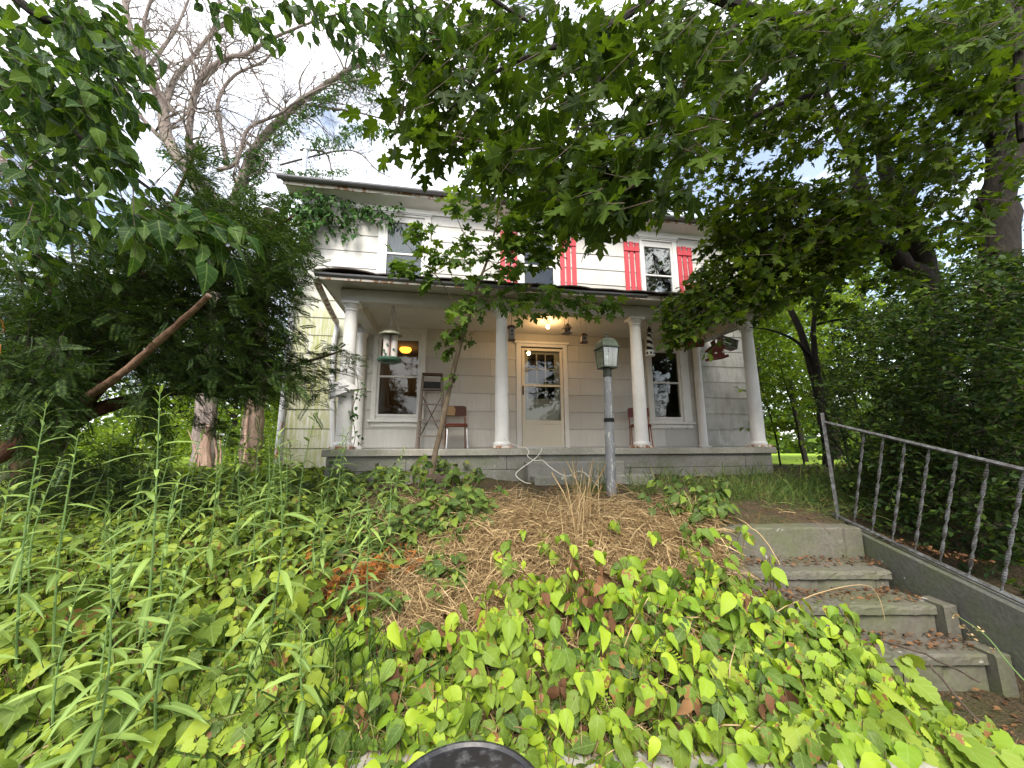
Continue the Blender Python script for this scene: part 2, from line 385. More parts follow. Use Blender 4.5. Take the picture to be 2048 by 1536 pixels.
# ------------------------------------------------------------------ leaf templates
def strip_leaf(outline, droop=.15, fold=.15, wave=0.0):
    """outline: [(half width, y)...] from base to tip -> verts, tris folded along the midrib"""
    V = []; F = []
    for i, (w, y) in enumerate(outline):
        z = -droop * y * y
        V.append((0, y, z))
        wz = wave * math.sin(i * 2.3)
        V.append((w, y - .04, z + fold * w + wz * w)); V.append((-w, y - .04, z + fold * w - wz * w))
    for i in range(len(outline) - 1):
        a = 3 * i; b = a + 3
        F += [(a, a + 1, b + 1), (a, b + 1, b), (a, b, b + 2), (a, b + 2, a + 2)]
    return np.array(V, float), np.array(F, int)
def fan_leaf(half, c=(0, .3), droop=.15, fold=.12, petiole=0):
    pts = [(0, 0)] + half + [(0, 1)] if half[-1][0] > .001 else [(0, 0)] + half
    right = pts; left = [(-x, y) for x, y in reversed(pts[1:-1])]
    P = right + left
    V = [(c[0], c[1], -droop * c[1] ** 2)] + [(x, y, fold * abs(x) - droop * (y * y + x * x * .8)) for x, y in P]
    n = len(P); F = [(0, 1 + i, 1 + (i + 1) % n) for i in range(n)]
    if petiole:
        k = len(V)
        V += [(-.008, 0.01, 0), (.008, 0.01, 0), (0, -petiole, .12 * petiole)]
        F += [(k, k + 1, k + 2)]
    return np.array(V, float), np.array(F, int)
MAPLE = [(.14, -.09), (.33, -.09), (.31, .01), (.50, .09), (.36, .15), (.29, .23), (.40, .29), (.52, .36), (.54, .44), (.64, .56), (.50, .55), (.42, .60), (.30, .50), (.16, .45), (.20, .60), (.29, .70), (.19, .74), (.12, .86), (0, 1)]
MAPLE_M = [(.26, -.09), (.48, .10), (.28, .22), (.60, .53), (.17, .45), (.26, .70), (0, 1)]
HEART = [(.20, -.14), (.40, -.08), (.47, .10), (.44, .18), (.46, .28), (.38, .38), (.38, .48), (.27, .58), (.24, .68), (.12, .82), (0, 1)]
GRAPE = [(.22, -.16), (.42, -.10), (.40, .0), (.53, .12), (.48, .22), (.54, .34), (.42, .40), (.48, .55), (.34, .58), (.30, .70), (.18, .74), (.12, .86), (0, 1)]
T = {}
T['maple'] = [fan_leaf(MAPLE, (0, .25), d, f, .75) for d, f in ((.1, .1), (.3, .2), (.45, -.1), (.2, .3))]
T['maple_m'] = [fan_leaf(MAPLE_M, (0, .22), d, f) for d, f in ((.1, .1), (.35, .2), (.25, -.15))]
T['maple_f'] = [(np.array([(0, 0, 0), (.5, .35, .05), (.12, .5, 0), (0, 1, -.1), (-.12, .5, 0), (-.5, .35, .05)]), np.array([(0, 1, 2), (0, 2, 4), (2, 3, 4), (0, 4, 5)]))]
OV = [(.0, 0), (.17, .12), (.26, .3), (.26, .48), (.18, .68), (.08, .86), (0, 1.02)]
T['ovate'] = [strip_leaf([(w * 1.1, y) for w, y in OV], d, f, wv) for d, f, wv in ((.15, .3, .1), (.35, .5, .15), (.5, .2, .2), (.05, .15, .05))]
OW = [(0, 0), (.15, .07), (.245, .18), (.275, .30), (.30, .40), (.262, .52), (.225, .64), (.15, .78), (.075, .90), (0, 1.04)]
def wavy_leaf(droop, fold, wave, tw):
    V, F = strip_leaf([(w * 1.18, y) for w, y in OW], droop, fold)
    for i in range(len(V)):
        x, y, z = V[i]
        if abs(x) > .01: V[i] = (x * (1 + .04 * math.sin(i * 3.1)), y + .015 * math.sin(i * 2.3), z + wave * abs(x) * math.sin(y * 11 + (2 if x > 0 else 0)) - .45 * x * x + tw * x * y)
    return V, F
T['ovate_w'] = [wavy_leaf(*q) for q in ((.15, .25, .12, .2), (.4, .45, .16, -.3), (.7, .2, .2, .3), (.25, .6, .1, .1), (.9, .35, .15, -.2))]
T['ovate_s'] = [strip_leaf([(0, 0), (.25, .3), (.2, .65), (0, 1)], .2, f) for f in (.2, .5)]
T['heart'] = [fan_leaf(HEART, (0, .25), d, f, .3) for d, f in ((.15, .15), (.35, .3), (.3, -.1))]
T['grape'] = [fan_leaf(GRAPE, (0, .25), d, f, .3) for d, f in ((.2, .2), (.4, .35), (.35, -.15))]
T['lance'] = [strip_leaf([(0.012, 0), (.045, .15), (.068, .35), (.062, .6), (.035, .82), (0, 1)], d, .5) for d in (.25, .5, .8)]
T['blade'] = [strip_leaf([(.012, 0), (.011, .35), (.008, .7), (0, 1)], d, .3) for d in (.1, .35, .7)]
T['stalk'] = [strip_leaf([(.004, 0), (.004, .35), (.003, .7), (0, 1)], d, .3) for d in (.05, .15, .3)]
T['small'] = [(np.array([(0, 0, 0), (.3, .45, .08), (0, 1, -.05), (-.3, .45, .08)]), np.array([(0, 1, 2), (0, 2, 3)]))]
def frond(n, droop, w=.042, L=.21, drop=.0):
    V = [(-.008, 0, 0), (.008, 0, 0), (0, 1, -droop)]; F = [(0, 1, 2)]
    for i in range(n):
        y = .04 + .94 * i / n; z = -droop * y * y
        for s in (-1, 1):
            l = L * (1 - .35 * abs(y - .45)) * (1 - .6 * max(0, y - .8) / .2); k = len(V)
            jx = .25 * math.sin(i * 5.1 + s)
            V += [(0, y, z), (s * l * .55, y + l * .35 + w, z + .02 + l * .12 * jx), (s * l, y + l * (.5), z + .01 + l * .3 * jx), (s * l * .55, y + l * .35 - w * .3, z + .01)]
            F += [(k, k + 1, k + 2), (k, k + 2, k + 3)]
    return np.array(V, float), np.array(F, int)
T['yew'] = [frond(17, .15), frond(15, .4), frond(19, .05)]
T['yew_s'] = [frond(9, .2, .06, .26), frond(8, .4, .065, .27)]

def norm(a): return a / np.maximum(np.linalg.norm(a, axis=-1, keepdims=True), 1e-9)
def frames(ax, up):
    ax = norm(ax); nz = up - ax * (up * ax).sum(-1, keepdims=True); nz = norm(nz); nx = np.cross(ax, nz)
    return nx, ax, nz
def leaf_mesh(name, kinds, P, AX, UP, S, base=(0, 0, 0), wid=None):
    """one mesh of many leaves; kinds = list of templates"""
    N = len(P); pick = rng.integers(0, len(kinds), N)
    nx, ny, nz = frames(AX, UP)
    Vs = []; Fs = []; UVs = []; off = 0
    for k, (tv, tf) in enumerate(kinds):
        i = np.nonzero(pick == k)[0]
        if len(i) == 0: continue
        s = S[i][:, None, None]; w = (wid[i][:, None, None] if wid is not None else 1.0)
        co = P[i][:, None, :] + s * (tv[None, :, 0:1] * w * nx[i][:, None, :] + tv[None, :, 1:2] * ny[i][:, None, :] + tv[None, :, 2:3] * nz[i][:, None, :])
        Vs.append(co.reshape(-1, 3)); nv = len(tv)
        f = tf[None] + (np.arange(len(i)) * nv)[:, None, None] + off
        Fs.append(f.reshape(-1, 3)); uv = tv[tf.reshape(-1)][:, :2] + np.array([.5, 0])
        UVs.append(np.tile(uv, (len(i), 1))); off += nv * len(i)
    V = np.concatenate(Vs) - np.array(base); F = np.concatenate(Fs); UV = np.concatenate(UVs)
    me = bpy.data.meshes.new(name)
    me.vertices.add(len(V)); me.vertices.foreach_set('co', V.astype(np.float32).ravel())
    me.loops.add(F.size); me.loops.foreach_set('vertex_index', F.astype(np.int32).ravel())
    me.polygons.add(len(F)); me.polygons.foreach_set('loop_start', np.arange(0, F.size, 3, dtype=np.int32))
    uvl = me.uv_layers.new(name='UVMap'); uvl.data.foreach_set('uv', UV.astype(np.float32).ravel())
    me.update(calc_edges=True); return me
_tmpl_cache = {}
def leaf_template_mesh(key, k, mat):
    q = (key, k, mat.name)
    if q not in _tmpl_cache:
        tv, tf = T[key][k]
        me = leaf_mesh(key + '_leaf', [T[key][k]], np.zeros((1, 3)), np.array([[0, 1., 0]]), np.array([[0, 0, 1.]]), np.array([1.]))
        me.materials.append(mat); _tmpl_cache[q] = me
    return _tmpl_cache[q]
def foliage(parent, base, key, mat, P, AX, UP, S, n_obj=300, crown='crown', leafname='leaf', wid=None):
    """the leaves that show largest become leaf objects, the rest one crown mesh"""
    base = np.array(base, float)
    app = S / np.maximum(.3, np.linalg.norm(P, axis=1)); order = np.argsort(-app)
    big, rest = order[:n_obj], order[n_obj:]
    nx, ny, nz = frames(AX, UP)
    for i in big:
        k = int(rng.integers(0, len(T[key])))
        o = bpy.data.objects.new(leafname, leaf_template_mesh(key, k, mat)); COL.objects.link(o); o.parent = parent
        A = np.eye(4); A[:3, 0] = nx[i] * S[i]; A[:3, 1] = ny[i] * S[i]; A[:3, 2] = nz[i] * S[i]; A[:3, 3] = P[i] - base
        o.matrix_local = Matrix(A.tolist())
    if len(rest):
        me = leaf_mesh(crown, T[key], P[rest], AX[rest], UP[rest], S[rest], base, None if wid is None else wid[rest])
        o = link(crown, me, parent, mat)
        o['kind'] = 'stuff' if n_obj else None
        if not n_obj: del o['kind']
        return o

def inpoly(u, v, poly):
    c = np.zeros(len(u), bool); n = len(poly)
    for i in range(n):
        x0, y0 = poly[i]; x1, y1 = poly[(i + 1) % n]
        if y0 == y1: continue
        k = ((y0 > v) != (y1 > v)) & (u < (x1 - x0) * (v - y0) / (y1 - y0) + x0)
        c ^= k
    return c
def vnoise(x, y, seed=0):
    xi, yi = np.floor(x).astype(int), np.floor(y).astype(int); fx, fy = x - xi, y - yi
    fx = fx * fx * (3 - 2 * fx); fy = fy * fy * (3 - 2 * fy)
    def h(a, b):
        n = (a * 374761393 + b * 668265263 + seed * 1442695041) & 0x7fffffff
        n = ((n ^ (n >> 13)) * 1274126177) & 0x7fffffff
        return (n & 0xffff) / 65535.0
    return (h(xi, yi) * (1 - fx) + h(xi + 1, yi) * fx) * (1 - fy) + (h(xi, yi + 1) * (1 - fx) + h(xi + 1, yi + 1) * fx) * fy
def sample_region(poly, n, hole=None, seed=0, feather=0):
    """n random image points in a polygon; hole = (cell px, threshold) leaves noise gaps"""
    xs = [p[0] for p in poly]; ys = [p[1] for p in poly]; U = []; V = []; got = 0
    while got < n:
        u = rng.uniform(min(xs) - feather, max(xs) + feather, n * 2); v = rng.uniform(min(ys) - feather, max(ys) + feather, n * 2)
        k = inpoly(u + rng.normal(0, feather, len(u)), v + rng.normal(0, feather, len(v)), poly)
        if hole:
            q = vnoise(u / hole[0], v / hole[0], seed) * .65 + vnoise(u / hole[0] * 2.3, v / hole[0] * 2.3, seed + 5) * .35
            k &= q > hole[1]
        U.append(u[k]); V.append(v[k]); got += k.sum()
    return np.concatenate(U)[:n], np.concatenate(V)[:n]
def rdir(n): return norm(rng.normal(0, 1, (n, 3)))

class Sprigs:
    """twigs with leaves set on both sides; collects leaves and stem pieces"""
    def __init__(s): s.P = []; s.A = []; s.U = []; s.S = []; s.st = []
    def add(s, C, D, L, n, size, droop=.4, side=.9, pet=.3, upj=.45, hang=0.0, bendz=.15):
        N = len(C); D = norm(D); L = np.broadcast_to(L, (N,)); size = np.broadcast_to(size, (N,))
        lat = norm(np.cross(D, np.array([0, 0, 1.]) + rng.normal(0, .35, (N, 3))))
        ends = []
        for j in range(n):
            tt = (j + .6) / n
            b = C + D * (L * tt)[:, None]; b[:, 2] -= bendz * L * tt * tt
            sg = 1 if j % 2 else -1
            if j == n - 1: ax = D + rng.normal(0, .25, (N, 3)); 
            else: ax = lat * sg * side + D * .55 + rng.normal(0, .28, (N, 3))
            ax[:, 2] -= droop + hang; ax = norm(ax)
            sz = size * rng.uniform(.65, 1.15, N)
            s.P.append(b + ax * (sz * pet)[:, None] + rng.normal(0, .01, (N, 3))); s.A.append(ax)
            up = np.array([0, 0, 1.]) + rng.normal(0, upj, (N, 3)) + D * hang * .5; s.U.append(up); s.S.append(sz)
        s.st.append((C, C + D * L[:, None] - np.array([0, 0, 1.]) * (bendz * L)[:, None]))
    def arrays(s): return np.concatenate(s.P), np.concatenate(s.A), np.concatenate(s.U), np.concatenate(s.S)
    def stem_mesh(s, name, r, base=(0, 0, 0)):
        A = np.concatenate([a for a, b in s.st]); B = np.concatenate([b for a, b in s.st]); return stick_mesh(name, A, B, r, r * .4, base)
def stick_mesh(name, A, B, r0, r1, base=(0, 0, 0)):
    N = len(A); d = norm(B - A); h = np.where(np.abs(d[:, 2:3]) > .9, np.array([[1., 0, 0]]), np.array([[0, 0, 1.]]))
    x = norm(np.cross(d, h)); y = np.cross(d, x); r0 = np.broadcast_to(r0, (N,))[:, None]; r1 = np.broadcast_to(r1, (N,))[:, None]
    vs = []
    for P, r in ((A, r0), (B, r1)):
        for k in range(3):
            a = k * 2.0944; vs.append(P + (x * math.cos(a) + y * math.sin(a)) * r)
    V = np.stack(vs, 1).reshape(-1, 3) - np.array(base)
    f = np.array([(0, 1, 4), (0, 4, 3), (1, 2, 5), (1, 5, 4), (2, 0, 3), (2, 3, 5)])
    F = (f[None] + (np.arange(N) * 6)[:, None, None]).reshape(-1, 3)
    me = bpy.data.meshes.new(name); me.vertices.add(len(V)); me.vertices.foreach_set('co', V.astype(np.float32).ravel())
    me.loops.add(F.size); me.loops.foreach_set('vertex_index', F.astype(np.int32).ravel())
    me.polygons.add(len(F)); me.polygons.foreach_set('loop_start', np.arange(0, F.size, 3, dtype=np.int32))
    me.update(calc_edges=True); return me

def smooth_path(pts, rad, sub=4, jit=0.0):
    """Catmull-Rom through world points"""
    P = [Vector(p) for p in pts]; n = len(P); out = []; rr = []
    for i in range(n - 1):
        p0, p1, p2, p3 = P[max(i - 1, 0)], P[i], P[i + 1], P[min(i + 2, n - 1)]
        for k in range(sub):
            t = k / sub
            q = .5 * ((2 * p1) + (p2 - p0) * t + (2 * p0 - 5 * p1 + 4 * p2 - p3) * t * t + (3 * p1 - p0 - 3 * p2 + p3) * t ** 3)
            r = rad[i] * (1 - t) + rad[i + 1] * t
            if jit and (i or k): q = q + Vector((random.gauss(0, 1), random.gauss(0, 1), random.gauss(0, 1))) * jit * r; r *= random.uniform(.93, 1.1)
            out.append(q); rr.append(r)
    out.append(P[-1]); rr.append(rad[-1]); return out, rr
def limb(name, px, mat, parent, base=(0, 0, 0), n=9, jit=.12, sub=4):
    """px: [(u, v, Y, radius m)]"""
    pts = [at(a[0], a[1], a[2]) for a in px]; p, r = smooth_path(pts, [a[3] for a in px], sub, jit)
    b = Vector(base); mb = MB(); mb.tube([q - b for q in p], r, n)
    return mb.build(name, mat, parent, True), p, r
def grow(p, d, L, r, depth, segs, curl=.25, up=.0, ratio=.62, kids=3, flat=None):
    """recursive bare twigs -> list of (a, b, r0, r1)"""
    n = 4 if depth else 3; step = L / n; pts = [p]; dd = d.normalized()
    for i in range(n):
        dd = (dd + Vector((random.gauss(0, 1), random.gauss(0, 1) * .8, random.gauss(0, 1))) * curl + Vector((0, 0, up))).normalized()
        pts.append(pts[-1] + dd * step)
        segs.append((pts[-2], pts[-1], r * (1 - i / n * .6), r * (1 - (i + 1) / n * .6)))
        if depth and random.random() < kids / n:
            nd = (dd + Vector((random.gauss(0, 1), random.gauss(0, .7), random.gauss(0, 1))).normalized() * .85).normalized()
            grow(pts[-1], nd, L * ratio * random.uniform(.6, 1.1), r * (1 - i / n * .5) * .62, depth - 1, segs, curl, up, ratio, kids)
    if depth: grow(pts[-1], dd, L * ratio, r * .4, depth - 1, segs, curl, up, ratio, kids)
def segs_mesh(name, segs, base=(0, 0, 0)):
    A = np.array([tuple(s[0]) for s in segs]); B = np.array([tuple(s[1]) for s in segs])
    return stick_mesh(name, A, B, np.array([s[2] for s in segs]), np.array([s[3] for s in segs]), base)

# ------------------------------------------------------------------ ground
def gz(x, y):
    x = np.asarray(x, float); y = np.asarray(y, float)
    z = np.interp(y, [-60, 1.62, 1.72, 2.2, 2.8, 3.3, 4.2, 5.0, 6.5, 12, 40, 300], [-1.32, -1.32, -1.17, -.98, -.76, -.61, -.50, -.46, -.44, -.50, -.7, -.7])
    zr = np.interp(y, [-60, .9, 2.2, 3.4, 4.2, 5.0, 6.5, 12, 40, 300], [-1.32, -1.28, -.96, -.66, -.52, -.46, -.44, -.5, -.7, -.7])
    pit = np.interp(y, [-60, 3.0, 3.12, 3.2, 300], [-1.33, -1.33, -.9, -.70, -.70])
    k = np.clip((x - 1.42) / .22, 0, 1); inpit = k * (x < 2.76) * (y < 3.3)
    z = z * (1 - inpit) + np.minimum(z, pit) * inpit
    r = np.clip((x - 2.76) / .06, 0, 1); z = z * (1 - r) + zr * r
    amp = np.clip((y - 1.75) / .4, 0, 1) * (1 - inpit)
    z = z + amp * ((vnoise(x * 2.1 + 50, y * 2.1 + 50, 3) - .5) * .09 + (vnoise(x * 6 + 50, y * 6 + 50, 4) - .5) * .035) * np.clip(1.5 - y * .03, .3, 1)
    return z
def ground_mesh():
    xs = np.concatenate([[-320, -180, -100, -60, -40, -28, -20, -15, -12, -10, -8.5, -7.5], np.arange(-6.6, 6.61, .075), [7.5, 8.5, 10, 12, 15, 20, 28, 40, 60, 100, 180, 320]])
    ys = np.concatenate([[-120, -60, -30, -15, -8, -4, -2, -1, 0, .6, 1.0, 1.3], np.arange(1.45, 7.0, .075), [7.4, 8, 9, 10, 12, 14, 17, 20, 25, 32, 40, 60, 100, 180, 320]])
    X, Y = np.meshgrid(xs, ys); Z = gz(X, Y)
    V = np.stack([X, Y, Z], -1).reshape(-1, 3); nx = len(xs); ny = len(ys)
    i, j = np.meshgrid(np.arange(nx - 1), np.arange(ny - 1)); a = (j * nx + i).ravel()
    F = np.stack([a, a + 1, a + nx + 1, a + nx], -1)
    me = bpy.data.meshes.new('ground'); me.from_pydata(V.tolist(), [], F.tolist()); me.shade_smooth(); return me
t = NT('earth_and_litter'); p = geo(t).outputs['Position']
n1 = t.noise(p, 3, 6, .7); n2 = t.noise(p, 60, 4, .7); n3 = t.noise(p, .5, 3)
c = t.mix(t.ramp(n2, [(.35, 0), (.65, 1)]), (.04, .028, .019), (.125, .09, .06))
c = t.mix(t.ramp(n1, [(.42, 0), (.6, .55)]), c, (.05, .065, .022))
sx = t.a('ShaderNodeSeparateXYZ'); t.c(p, sx.inputs[0])
mr = t.a('ShaderNodeMapRange'); mr.inputs['From Min'].default_value = 8.5; mr.inputs['From Max'].default_value = 12; t.c(sx.outputs[1], mr.inputs[0])
c = t.mix(mr.outputs[0], c, t.mix(n3, (.16, .27, .03), (.30, .40, .05)))  # far grass colour brightened to stand in for sunlight on the meadow
t.bsdf(c, .95, .1, bump=t.mix(.5, n1, n2), bs=.9, bd=.05)
M['earth'] = t.m
tag(link('ground', ground_mesh(), None, M['earth']), kind='structure')

# ------------------------------------------------------------------ the farmhouse
house = thing('farmhouse', 'two-storey white panelled farmhouse with a columned front porch and red shutters', 'house', (HX, HY, HZ), (0, 0, HTH))
X0, X1, ZB, ZT = -4.27, 5.1, -.32, 4.86
openings = {'door': (-.10, .96, -.0, 2.12), 'wl': (-2.83, -1.87, .49, 2.29), 'wr': (2.71, 3.68, .48, 2.29),
            'ul': (-2.86, -1.85, 2.98, 4.74), 'um': (-.04, .85, 2.98, 4.70), 'ur': (2.72, 3.62, 2.98, 4.70)}
def subtract(r, holes):
    out = [r]
    for h in holes:
        nxt = []
        for (a, b, c0, d) in out:
            if h[0] >= b or h[1] <= a or h[2] >= d or h[3] <= c0: nxt.append((a, b, c0, d)); continue
            if a < h[0]: nxt.append((a, h[0], c0, d))
            if b > h[1]: nxt.append((h[1], b, c0, d))
            aa, bb = max(a, h[0]), min(b, h[1])
            if c0 < h[2]: nxt.append((aa, bb, c0, h[2]))
            if d > h[3]: nxt.append((aa, bb, h[3], d))
        out = nxt
    return out
holes = list(openings.values())
wall = MB()
for r in subtract((X0 + .01, X1 - .01, ZB + .01, ZT), holes): wall.box(r[0], r[1], .004, .14, r[2], r[3])
wall_o = wall.build('front_wall', M['dark'], house)
EXPO = .345
row = 0; z = ZB
while z < ZT - .02:
    z1 = min(z + EXPO, ZT)
    x = X0 - (0 if row % 2 else .61)
    while x < X1:
        a, b = max(x, X0), min(x + 1.22, X1)
        if b - a > .02:
            parts = [q for q in subtract((a + .0015, b - .0015, z, z1 - .001), [(h[0] - .002, h[1] + .002, h[2] - .002, h[3] + .002) for h in holes]) if q[1] - q[0] > .02 and q[3] - q[2] > .015]
            if parts:
                mb = MB(); tilt = random.uniform(-.0015, .0015)
                for q in parts:   # each course laps over the one below: bottom edge proud
                    yb = 0; yt = -.0205 + .0145 * (q[3] - z) / EXPO + tilt; y0_ = -.0205 + .0145 * (q[2] - z) / EXPO + tilt
                    mb.add([(q[0], y0_, q[2]), (q[1], y0_, q[2]), (q[1], yt, q[3]), (q[0], yt, q[3]), (q[0], .002, q[2]), (q[1], .002, q[2]), (q[1], .002, q[3]), (q[0], .002, q[3])],
                           [(0, 1, 2, 3), (7, 6, 5, 4), (0, 4, 5, 1), (3, 2, 6, 7), (0, 3, 7, 4), (1, 5, 6, 2)])
                mb.build('siding_panel', M['panel'], wall_o)
        x += 1.22
    z = z1; row += 1
# other walls, corner boards, roof
mb = MB(); mb.box(X0, X0 + .14, .145, 6.0, ZB, ZT); mb.prism([(.145, ZT), (6.0, ZT), (3.07, ZT + 1.2)], X0 + .001, X0 + .139)
mb.build('left_wall', M['panel'], house)
mb = MB(); mb.box(X1 - .14, X1, .145, 6.0, ZB, ZT); mb.prism([(.145, ZT), (6.0, ZT), (3.07, ZT + 1.2)], X1 - .139, X1 - .001)
mb.build('right_wall', M['panel'], house)
mb = MB(); mb.box(X0, X1, 6.0, 6.14, ZB, ZT); mb.build('back_wall', M['panel'], house)
for cx, s in ((X0, -1), (X1, 1)):
    mb = MB(); mb.box(cx - .03 if s < 0 else cx, cx if s < 0 else cx + .03, -.03, .09, ZB, ZT - .12); mb.build('corner_board', M['paint'], house)
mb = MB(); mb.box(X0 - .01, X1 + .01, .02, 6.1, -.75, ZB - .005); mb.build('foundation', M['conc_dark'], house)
mb = MB()
for zf, zc in ((-.02, 2.45), (2.50, 4.84)):
    mb.box(X0 + .14, X1 - .14, .145, 2.9, zf - .02, zf); mb.box(X0 + .14, X1 - .14, 2.9, 2.95, zf, zc); mb.box(X0 + .15, X1 - .15, .15, 2.9, zc, zc + .02)
for px in (-1.0, 1.6): mb.box(px, px + .05, .15, 2.9, -.01, 2.44); mb.box(px, px + .05, .15, 2.9, 2.51, 4.83)
mb.build('interior', simple('dim_interior', (.13, .12, .11), .9), house)

EZ = 4.98   # eave height
mb = MB()
mb.prism([(-.36, EZ - .02), (-.36, EZ + .03), (3.07, EZ + 1.38), (6.5, EZ + .03), (6.5, EZ - .02), (3.07, EZ + 1.31)], X0 - .33, X1 + .33)
roof = mb.build('roof', M['shingle'], house)
# shallow soffit, frieze board, rotten fascia
mb = MB(); mb.prism([(-.31, EZ - .13), (-.31, EZ - .10), (.0, EZ - .045), (.0, EZ - .19)][:0] or [(-.32, EZ - .09), (-.02, EZ - .17), (-.02, EZ - .14), (-.32, EZ - .055)], X0 - .25, X1 + .25)
mb.build('soffit', M['paint'], house)
mb = MB(); mb.box(X0 - .02, X1 + .02, -.045, -.021, ZT - .14, ZT - .01); mb.build('frieze_board', M['paint'], house)
v = []; mb = MB(); n = 90
for i in range(n + 1):
    x = X0 - .28 + (X1 - X0 + .56) * i / n; rot = max(0, vnoise(np.array([i * .35]), np.array([2.0]), 9)[0] - .45) * .11 if 8 < i < 60 else 0
    y0 = -.345; zb = EZ - .10 + .004 * math.sin(i * .9); zt = EZ - .02
    v += [(x, y0 + rot * .3, zb + rot), (x, y0, zt), (x, y0 + .022, zt), (x, y0 + .022 + rot * .3, zb + rot)]
f = []
for i in range(n):
    a = 4 * i
    for k in range(4): f.append((a + k, a + (k + 1) % 4, a + 4 + (k + 1) % 4, a + 4 + k))
f += [(3, 2, 1, 0), (4 * n, 4 * n + 1, 4 * n + 2, 4 * n + 3)]
mb.add(v, f); mb.build('fascia', M['peel'], house)
def half_gutter(mb, p0, p1, r=.055, n=7, sub=1, sag=0, jit=0, thick=.004):
    p0, p1 = Vector(p0), Vector(p1); d = (p1 - p0).normalized(); side = d.cross(Vector((0, 0, 1))).normalized()
    b = len(mb.v)
    for i in range(sub + 1):
        c = p0.lerp(p1, i / sub) + Vector((0, 0, -sag * math.sin(math.pi * i / sub) + random.uniform(-jit, jit)))
        for q in range(2):
            rr = r - thick * q
            for k in range(n + 1):
                a = math.pi * k / n
                mb.v.append(tuple(c + side * rr * math.cos(a) - Vector((0, 0, rr * math.sin(a)))))
    m = 2 * (n + 1)
    for i in range(sub):
        for q in range(2):
            for k in range(n):
                a = b + i * m + q * (n + 1) + k
                mb.f.append((a, a + 1, a + 1 + m, a + m) if q == 0 else (a + m, a + m + 1, a + 1, a))
        for k in (0, n):
            a = b + i * m + k; mb.f.append((a, a + n + 1, a + n + 1 + m, a + m))
mb = MB(); half_gutter(mb, (X0 - .36, -.41, EZ + .02), (X1 + .25, -.41, EZ + .0), .06, 7, 24, .0, .003); mb.build('gutter', M['gutter'], house)
# chimney and flue
cp = w2h(at(1289, 402, 10.2)); mb = MB(); mb.box(cp[0] - .24, cp[0] + .24, 2.6, 3.1, EZ + .7, max(cp[2], EZ + 2.0)); 
mb.box(cp[0] - .28, cp[0] + .28, 2.56, 3.14, max(cp[2], EZ + 2.0) - .12, max(cp[2], EZ + 2.0))
_cz = max(cp[2], EZ + 2.0)
t = NT('chimney_brick'); oc = objco(t)
bt = t.a('ShaderNodeTexBrick', Scale=4.2); bt.inputs['Color1'].default_value = (.36, .09, .05, 1); bt.inputs['Color2'].default_value = (.24, .06, .04, 1); bt.inputs['Mortar'].default_value = (.35, .32, .28, 1); bt.inputs['Mortar Size'].default_value = .02
mp_ = t.a('ShaderNodeMapping'); mp_.inputs['Rotation'].default_value = (R(90), 0, 0); t.c(oc, mp_.inputs[0]); t.c(mp_.outputs[0], bt.inputs['Vector']); t.bsdf(bt.outputs[0], .9, .1)
mb.build('chimney', t.m, roof)
fp = w2h(at(612, 297, 7.9)); fb = w2h(at(612, 297, 7.9))
mb = MB(); mb.lathe([(.055, EZ - .02), (.055, fp[2] - .05), (.075, fp[2] - .045), (.075, fp[2])], 14, (fp[0], max(fp[1], .35), 0)); mb.build('flue_pipe', M['galv'], roof, True)

# windows
def window(key, g, label, sill=True, cap=True, pale=False, curtain=None):
    """g: glass x0,x1,z0,z1, meeting rail z"""
    a, b, c0, d = openings[key]; gx0, gx1, gz0, gz1, gr = g
    w = MB()   # trim casing
    w.box(a, gx0 - .045, -.040, .0, c0 + .05, d - .10); w.box(gx1 + .045, b, -.040, .0, c0 + .05, d - .10); w.box(a, b, -.042, .0, d - .10, d)
    win = w.build('window', M['paint'], house, bevel=.004, label=label)
    w = MB(); w.box(a - .03, b + .03, -.075, -.044, d - .035, d + .012); w.box(a - .015, b + .015, -.060, -.044, d - .06, d - .037); w.build('window_cap', M['paint'], win)
    w = MB(); w.box(a - .04, b + .04, -.085, .02, c0 + .0, c0 + .045); w.box(a, b, -.038, .0, c0 - .085, c0 - .003); w.build('sill', M['paint'], win, bevel=.004)
    w = MB(); fr = .035
    w.box(gx0 - .045, gx0, -.02, .06, gz0 - .05, gz1 + .05); w.box(gx1, gx1 + .045, -.02, .06, gz0 - .05, gz1 + .05)
    w.box(gx0, gx1, -.02, .06, gz1, gz1 + .05); w.box(gx0, gx1, -.02, .06, gz0 - .05, gz0)
    w.box(gx0 - .045, gx1 + .045, -.012, .05, c0 + .05, gz0 - .052); w.box(gx0 - .045, gx1 + .045, -.012, .05, gz1 + .052, d - .10)
    w.build('window_frame', M['paint_clean'], win, bevel=.003)
    w = MB(); w.box(gx0, gx1, -.008, .035, gr - .016, gr + .016); w.build('meeting_rail', M['paint_clean'], win)
    for z0, z1, y in ((gr + .016, gz1, .006), (gz0, gr - .016, .022)):
        w = MB(); w.box(gx0, gx1, y, y + .004, z0, z1); w.build('pane', M['glass'], win)
    if curtain:
        w = MB(); n = 40
        z0, z1 = curtain
        for i in range(n + 1):
            x = gx0 - .03 + (gx1 - gx0 + .06) * i / n; y = .10 + .012 * math.sin(i * 1.1) + .006 * math.sin(i * 2.7)
            w.v += [(x, y, z0), (x, y, z1)]
        w.f += [(2 * i, 2 * i + 2, 2 * i + 3, 2 * i + 1) for i in range(n)]
        w.build('curtain', M['cloth'], win)
    return win
window('wl', (-2.70, -2.01, .64, 2.06, 1.35), 'ground-floor sash window left of the door with an amber lamp behind the glass')
window('wr', (2.84, 3.44, .63, 2.02, 1.36), 'ground-floor sash window right of the door, mottled with reflections')
window('ul', (-2.69, -2.02, 3.17, 4.51, 3.84), 'upstairs sash window without shutters at the left, pale cloth behind it', curtain=(3.1, 4.6))
